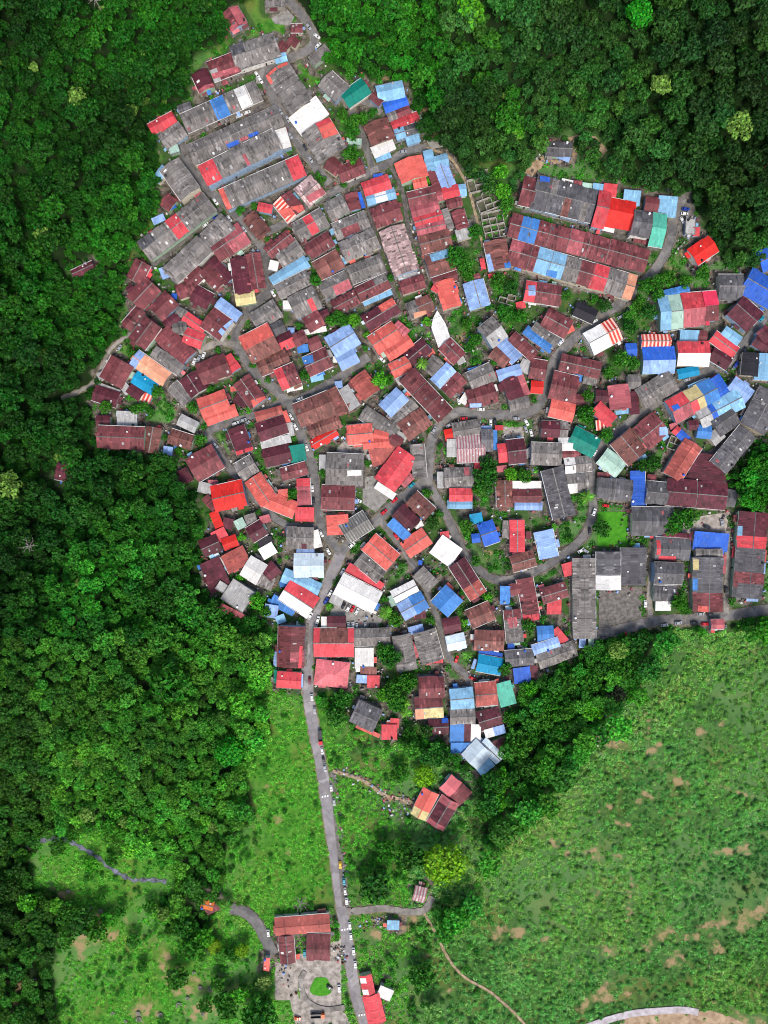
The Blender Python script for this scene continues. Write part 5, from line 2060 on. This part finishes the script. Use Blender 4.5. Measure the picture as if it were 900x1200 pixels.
# low broad-leaved plants covering the open fields, grass tussocks
def clump_mesh(seed, n, size, up):
    rng = np.random.default_rng(seed)
    an = rng.uniform(0, 6.28, n); rr = np.sqrt(rng.uniform(0, 1, n))
    p = np.stack([rr * np.cos(an), rr * np.sin(an), (1 - rr ** 2) * .55 + .1], 1)
    nn = np.stack([rr * np.cos(an) * .7, rr * np.sin(an) * .7, np.full(n, up)], 1)
    v, f = leafcloud(p, nn, size, rng, .4)
    me = bpy.data.meshes.new('plant'); me.from_pydata(v.tolist(), [], f.tolist()); me.materials.append(M_LEAF)
    return me
CLUMP = [clump_mesh(i, 26, .3, .9) for i in range(4)]
def zone_at(arr, x, y): return arr[max(0, min(ny - 1, int(round((y - GY0) / GST)))), max(0, min(nx - 1, int(round((x - GX0) / GST))))]
pts = []
for _ in range(80000):
    x, y = rngf.uniform(-20, 930), rngf.uniform(710, 1225)
    if not zone_at(z_f, x, y): continue
    d_ = zone_at(dirt, x, y)
    if x < 420 and y > 1100 and any(inside(pl, np.array([x]), np.array([y]))[0] for pl, _m in PAVE): continue
    if d_ > .25 and rngf.random() < .95: continue
    right = x > 480
    q = patch(x, y, 37, .4) + .7 * patch(x, y, 13, 3.1) + .5 * patch(x, y, 6, 1.1)
    q2 = patch(x, y, 71, 5.0)
    if road_gap(x, y) < .8: continue
    if rngf.random() > (.5 + .2 * q if right else .5 + .3 * q): continue
    if road_gap(x, y) < 1.5: continue
    r = rngf.uniform(.7, 1.6) if right else rngf.uniform(.6, 1.4)
    c = np.array(lin((102, 154, 62) if right else (86, 156, 44))) * LK * 1.05
    if right: c *= np.array([1, 1, 1]) + np.array([-.22, -.06, .25]) * max(0, min(1, .5 - q2 + .4 * rngf.normal()))
    c = c * math.exp(.2 * q + .13 * q2 + rngf.normal(0, .24 if right else .2))
    if right: c = c * (.97 - .25 * max(0, (x - 700) / 230))
    c[0] *= rngf.uniform(.78, 1.12)
    px_, py_ = w2(x, y)
    pts.append((px_, py_, ground_z(x, y), rngf.uniform(0, 6.28), r, r * rngf.uniform(.7, 1.2), [float(min(.5, v)) for v in c]))
for _ in range(2600):
    x, y = rngf.uniform(20, 620), rngf.uniform(740, 1230)
    if not zone_at(z_f, x, y) or road_gap(x, y) < 2.5 or zone_at(dirt, x, y) > .2: continue
    mid = 385 < x < 570
    if patch(x, y, 24, 2.0) + .6 * patch(x, y, 11, .3) < (.1 if mid else .15 if x < 320 and y > 1000 else .5): continue
    if any(inside(pl, np.array([x]), np.array([y]))[0] for pl, _m in PAVE): continue
    if x > 560 and y > 960: continue
    if house_gap(w2(x, y))[0] < 2: continue
    r = rngf.uniform(1.0, 2.6 if mid else 2.0)
    c = np.array(lin((52, 116, 30))) * LK * math.exp(rngf.normal(0, .28))
    pts.append((*w2(x, y), ground_z(x, y) + r * .3, rngf.uniform(0, 6.28), r, r * rngf.uniform(.7, 1.1), [float(min(.5, v)) for v in c]))
fc = scatter('undergrowth', pts, CLUMP + CROWN_BUSH); fc['label'] = 'low leafy green plants covering the open fields below the village'; fc['category'] = 'ground cover'

# weeds and shrubs in the gaps between the houses; also the edge of the forest
pts = []
pall = [d for d in HOUSES]
for _ in range(19000):
    x, y = rngf.uniform(60, 905), rngf.uniform(30, 920)
    if not zone_at(z_v, x, y): continue
    if patch(x, y, 17, 1.7) < .12 and zone_at(vb, x, y) > .5: continue
    if patch(x, y, 33, 4.1) < -.7: continue
    if road_gap(x, y) < 2: continue
    p = w2(x, y)
    if house_gap(p)[0] < .7: continue
    if (698 < x < 738 and 598 < y < 644) or any(inside(pl, np.array([x]), np.array([y]))[0] for pl, _m in PAVE): continue
    r = rngf.uniform(.6, 2.1)
    c = np.array(lin((46, 104, 24))) * LK * math.exp(rngf.normal(0, .3))
    pts.append((*p, 0, rngf.uniform(0, 6.28), r, r * rngf.uniform(.7, 1.3), [float(min(.5, v)) for v in c]))
wd_ = scatter('weeds', pts, CLUMP); wd_['label'] = 'weeds and shrubs growing in the gaps between the houses'; wd_['category'] = 'weeds'

# yard clutter: crates, sheets, pots and rubble that nobody could count
def crate_mesh(col):
    b = MB(); b.box(-.5, .5, -.35, .35, 0, .55); b.box(-.42, .3, -.3, .25, .553, .75); return b.mesh('clutter', col)
CLUT = [crate_mesh(m) for m in (M_TRIM, M_PARA, M_PARA, M_DARK, roof_mat('u'), roof_mat('a'), M_CONC, roof_mat('l'), M_CONC, roof_mat('k'), M_CONC, roof_mat('p'))]
pts = []
for _ in range(30000):
    x, y = rngf.uniform(90, 905), rngf.uniform(30, 920)
    if not zone_at(z_v, x, y) or road_gap(x, y) < 1.2: continue
    p = w2(x, y); g = house_gap(p)[0]
    if g < .3 or g > 6 or rngf.random() < g / 6: continue
    r = rngf.uniform(.5, 1.5)
    pts.append((*p, .1, rngf.uniform(0, 6.28), r, r * rngf.uniform(.5, 2.0), (1, 1, 1)))
for line, n_, sp in (('393,905 398,950 402,1000 407,1050 410,1070', 90, 3.5), ('392,903 425,912 450,929 470,936 488,944', 130, 7), ('425,1085 450,1078 470,1082', 90, 9), ('330,1130 345,1165', 25, 8), ('380,1110 400,1112 398,1125', 60, 6), ('395,700 440,720', 10, 4), ('470,955 450,940 478,950', 70, 11), ('545,395 560,410', 60, 8), ('720,860 706,850 700,868', 120, 12)):
    P_ = catmull(poly(line), 1.5)
    for _ in range(n_):
        x, y = P_[int(rngf.integers(len(P_)))]; x += rngf.normal(0, sp * .5); y += rngf.normal(0, sp * .5)
        if house_gap(w2(x, y))[0] < .3: continue
        r = rngf.uniform(.4, 1.5)
        pts.append((*w2(x, y), .05, rngf.uniform(0, 6.28), r, r * rngf.uniform(.4, 1.2), (1, 1, 1)))
cl = scatter('rubble', pts, CLUT); cl['label'] = 'household clutter and rubble scattered in yards between the houses'; cl['category'] = 'yard clutter'

# ------------------------------------------------------------------ cars
CARC = {'w': ('white', (214, 214, 212)), 's': ('silver', (150, 153, 158)), 'd': ('dark grey', (46, 48, 54)), 'b': ('blue', (34, 60, 150)), 'm': ('maroon', (110, 30, 44)), 'h': ('turquoise', (30, 140, 160)), 'r': ('red', (196, 24, 40)), 'y': ('yellow', (228, 180, 40)), 'O': ('orange', (224, 96, 30))}
CPAINT = {}
for k, (n, c) in CARC.items():
    m, nt, b = new_mat('car_paint_' + n.replace(' ', '_'), lin(c), .3); b.inputs['Coat Weight'].default_value = .5; CPAINT[k] = m
def car_body(col):
    b = MB(); hl = 2.1
    prof = [(-hl, .45), (-hl, .85), (-1.75, .98), (-1.25, 1.38), (-.2, 1.46), (.45, 1.40), (1.05, .98), (1.85, .84), (hl, .62), (hl, .35), (-hl, .35)]
    def yw(x, z): return (.86 if z < 1.05 else .66) - (.1 if abs(x) > 1.8 else 0)
    n = len(prof)
    for i in range(n):
        (x0, z0), (x1, z1) = prof[i], prof[(i + 1) % n]
        b.quad([(x0, -yw(x0, z0), z0), (x0, yw(x0, z0), z0), (x1, yw(x1, z1), z1), (x1, -yw(x1, z1), z1)])
    for s in (-1, 1):
        P = [(x, s * yw(x, z), z) for x, z in prof]
        b.quad(P if s < 0 else P[::-1])
    return b.mesh('body', CPAINT[col])
def glass(x0, z0, x1, z1, w0, w1):
    b = MB(); o = .018
    b.quad([(x0, -w0, z0 + o), (x0, w0, z0 + o), (x1, w1, z1 + o), (x1, -w1, z1 + o)][::-1]); return b.mesh('window', M_GLASS)
WS, RW = glass(1.02, 1.01, .5, 1.38, .72, .58), glass(-1.70, 1.02, -1.29, 1.36, .7, .56)
wb = MB()
ring = [(.31 * math.cos(2 * math.pi * k / 12), .31 * math.sin(2 * math.pi * k / 12)) for k in range(12)]
for k in range(12):
    p, q = ring[k], ring[(k + 1) % 12]; wb.quad([(p[0], -.1, p[1]), (q[0], -.1, q[1]), (q[0], .1, q[1]), (p[0], .1, p[1])])
wb.quad([(p[0], .1, p[1]) for p in ring]); wb.quad([(p[0], -.1, p[1]) for p in ring][::-1])
WHEEL = wb.mesh('wheel', M_RUBBER)
BODY = {k: car_body(k) for k in CARC}
def push_out(p):
    for _ in range(3):
        for d in HOUSES + [a for h_ in HOUSES for a in h_['annex']]:
            if math.dist(d['c'], p) > 60: continue
            x, y = local(d, p); ex, ey = d['L'] / 2 + .9 - abs(x), d['hw'] + .9 - abs(y)
            if ex > 0 and ey > 0 and min(ex, ey) < 3.5:
                c, s = math.cos(d['ang']), math.sin(d['ang'])
                if ex < ey: q = math.copysign(ex, x); p = (p[0] + q * c, p[1] + q * s)
                else: q = math.copysign(ey, y); p = (p[0] - q * s, p[1] + q * c)
    return p
cars = []
for kind, x, y, ang, col in CARS:
    p = push_out(w2(x, y, 1))
    if any(math.dist(p, c['p']) < 1.7 for c in cars): continue
    if col == 'w' and RNG.random() < .33: col = 's'
    if col == 'w' and RNG.random() < .06: col = 'r'
    cars.append(dict(kind=kind, p=p, ang=-math.radians(ang), col=col, px=(x, y)))
items = []
for c in cars:
    facts, weak = [], set(); seen = set()
    near = sorted(((rect_dist(d, c['p']), d) for d in HOUSES if math.dist(d['c'], c['p']) < 50), key=lambda q: q[0])
    for g, d in near:
        f = PAL[d['col']][5]; dy = d['c'][1] - c['p'][1]; dx = d['c'][0] - c['p'][0]
        tr = 't' if d['n'] > 1 else ''
        if g < 9:
            weak |= {'by' + f, 'by' + f + tr}
            if abs(dy) > .5 * abs(dx): weak.add(('below' if dy > 0 else 'above') + f)
            if abs(dx) > .5 * abs(dy): weak.add(('west of' if dx > 0 else 'east of') + f)
        if g < 5:
            dr = ('below' if dy > 0 else 'above') if abs(dy) > abs(dx) else ('west of' if dx > 0 else 'east of')
            wd = 'terrace' if d['n'] > 1 else 'roof'
            for ph, key in ((f"beside a {roof_name(d)} {wd}", 'by' + f + tr), (f"{dr} a {roof_name(d)} {wd}", dr + f)):
                if key not in seen: facts.append((ph, key)); seen.add(key)
    for e in cars:
        if e is c: continue
        dd = math.dist(e['p'], c['p']); w = CARC[e['col']][0]
        if dd < 9: weak.add('car' + w)
        if dd < 6: facts.append((f"next to a {w} car", 'car' + w))
    if not any(math.dist(e['p'], c['p']) < 9 for e in cars if e is not c): facts.append(('with no other car near', 'alone'))
    if not any(math.dist(e['p'], c['p']) < 6 for e in cars if e is not c): weak.add('alone')
    u = []; [u.append(q) for q in facts if q[1] not in [w[1] for w in u]]
    u.sort(key=lambda q: 0 if q[1].startswith('by') else 1)
    if road_gap(*c['px']) < 2: u.insert(0, ('on the road', 'rd'))
    if road_gap(*c['px']) < 5: weak.add('rd')
    u = [q for q in u if q[1] != 'rd']; weak.discard('rd')
    pf, pw = place_facts(c['p'], c['px']); weak |= pw; u = u[:8] + pf
    rp = region_phrase(c['p']); weak.add('reg' + rp); u.append((rp, 'reg' + rp))
    nm = 'lorry' if c['kind'] == 'V' else 'car'
    items.append(dict(base=f"{CARC[c['col']][0]} {nm} parked", fam=(c['col'], nm), facts=u[:14], weak=weak, pos=c['p'], c=c))
describe(items)
for it in items: it['c']['label'] = it['label']
for c in cars:
    van = c['kind'] == 'V'
    root = thing('lorry' if van else 'parked_car', c['label'], 'lorry' if van else 'car', (*c['p'], .35 + .0 if road_gap(*c['px']) < 1 else .2), c['ang'], 'lorries' if van else 'cars parked in the lanes and yards')
    if van:
        b = MB(); b.box(2.0, 4.0, -1.1, 1.1, .6, 2.5); b.build('cab', CPAINT[c['col']], root)
        b = MB(); b.box(4.0, 4.03, -.95, .95, 1.5, 2.3); b.build('windscreen', M_GLASS, root)
        b = MB(); b.box(-4.2, 1.85, -1.15, 1.15, .7, 1.0)
        for y0, y1 in ((-1.15, -1.05), (1.05, 1.15)): b.box(-4.2, 1.85, y0, y1, 1.003, 1.9)
        b.box(-4.2, -4.1, -1.04, 1.04, 1.003, 1.9); b.box(1.75, 1.85, -1.04, 1.04, 1.003, 1.9)
        b.build('cargo_bed', CPAINT['d'], root)
        for x_ in (3.0, -2.2, -3.2):
            for s in (-1, 1): q = link('wheel', WHEEL, root, (x_, s * 1.0, .45)); q.scale = (1.45, 1.6, 1.45)
        continue
    k = RNG.uniform(.92, 1.08)
    link('body', BODY[c['col']], root, (0, 0, 0)); link('windscreen', WS, root); link('rear_window', RW, root)
    for x_ in (1.3, -1.3):
        for s in (-1, 1): link('wheel', WHEEL, root, (x_, s * .76, .31))
    root.scale = (k, k, k)

# ------------------------------------------------------------------ sky, sun, camera
w = bpy.data.worlds.new('World'); scene.world = w; w.use_nodes = True
nt = w.node_tree; bg = nt.nodes['Background']
sky = nt.nodes.new('ShaderNodeTexSky'); sky.sky_type = 'NISHITA'; sky.sun_disc = False
SUN_EL, SUN_AZ = math.radians(54), math.radians(166)    # azimuth clockwise from +Y
sky.sun_elevation = SUN_EL; sky.sun_rotation = SUN_AZ
sky.air_density = 1.0; sky.dust_density = 3.0; sky.ozone_density = 1.0
nt.links.new(sky.outputs[0], bg.inputs['Color']); bg.inputs['Strength'].default_value = 0.09
sd = bpy.data.lights.new('sun', 'SUN'); sd.energy = 1.5; sd.angle = math.radians(18); sd.color = (1, .955, .88)
so = link('sun', sd)
dirv = Vector((math.sin(SUN_AZ) * math.cos(SUN_EL), math.cos(SUN_AZ) * math.cos(SUN_EL), math.sin(SUN_EL)))
so.rotation_euler = dirv.to_track_quat('Z', 'Y').to_euler()
cd = bpy.data.cameras.new('camera'); cd.sensor_fit = 'VERTICAL'; cd.sensor_height = 24; cd.lens = 24 * CAMH / (1200 * S)
cd.clip_start = 1; cd.clip_end = 9000
co = link('camera', cd, None, (0, 0, CAMH)); co.rotation_euler = (0, 0, 0)
scene.camera = co
scene.view_settings.view_transform = 'Standard'; scene.view_settings.look = 'None'
scene.view_settings.exposure = EXPO; scene.view_settings.gamma = 1
c_ = scene.cycles
c_.filter_width = 1.05; c_.use_denoising = True; c_.max_bounces = 5; c_.diffuse_bounces = 3; c_.transmission_bounces = 3
try: c_.denoiser = 'OPENIMAGEDENOISE'
except Exception: pass
print('houses', len(HOUSES), 'cars', len(cars), 'trees', len(trees), 'forest', len(stuffp), 'objects', len(scene.objects))
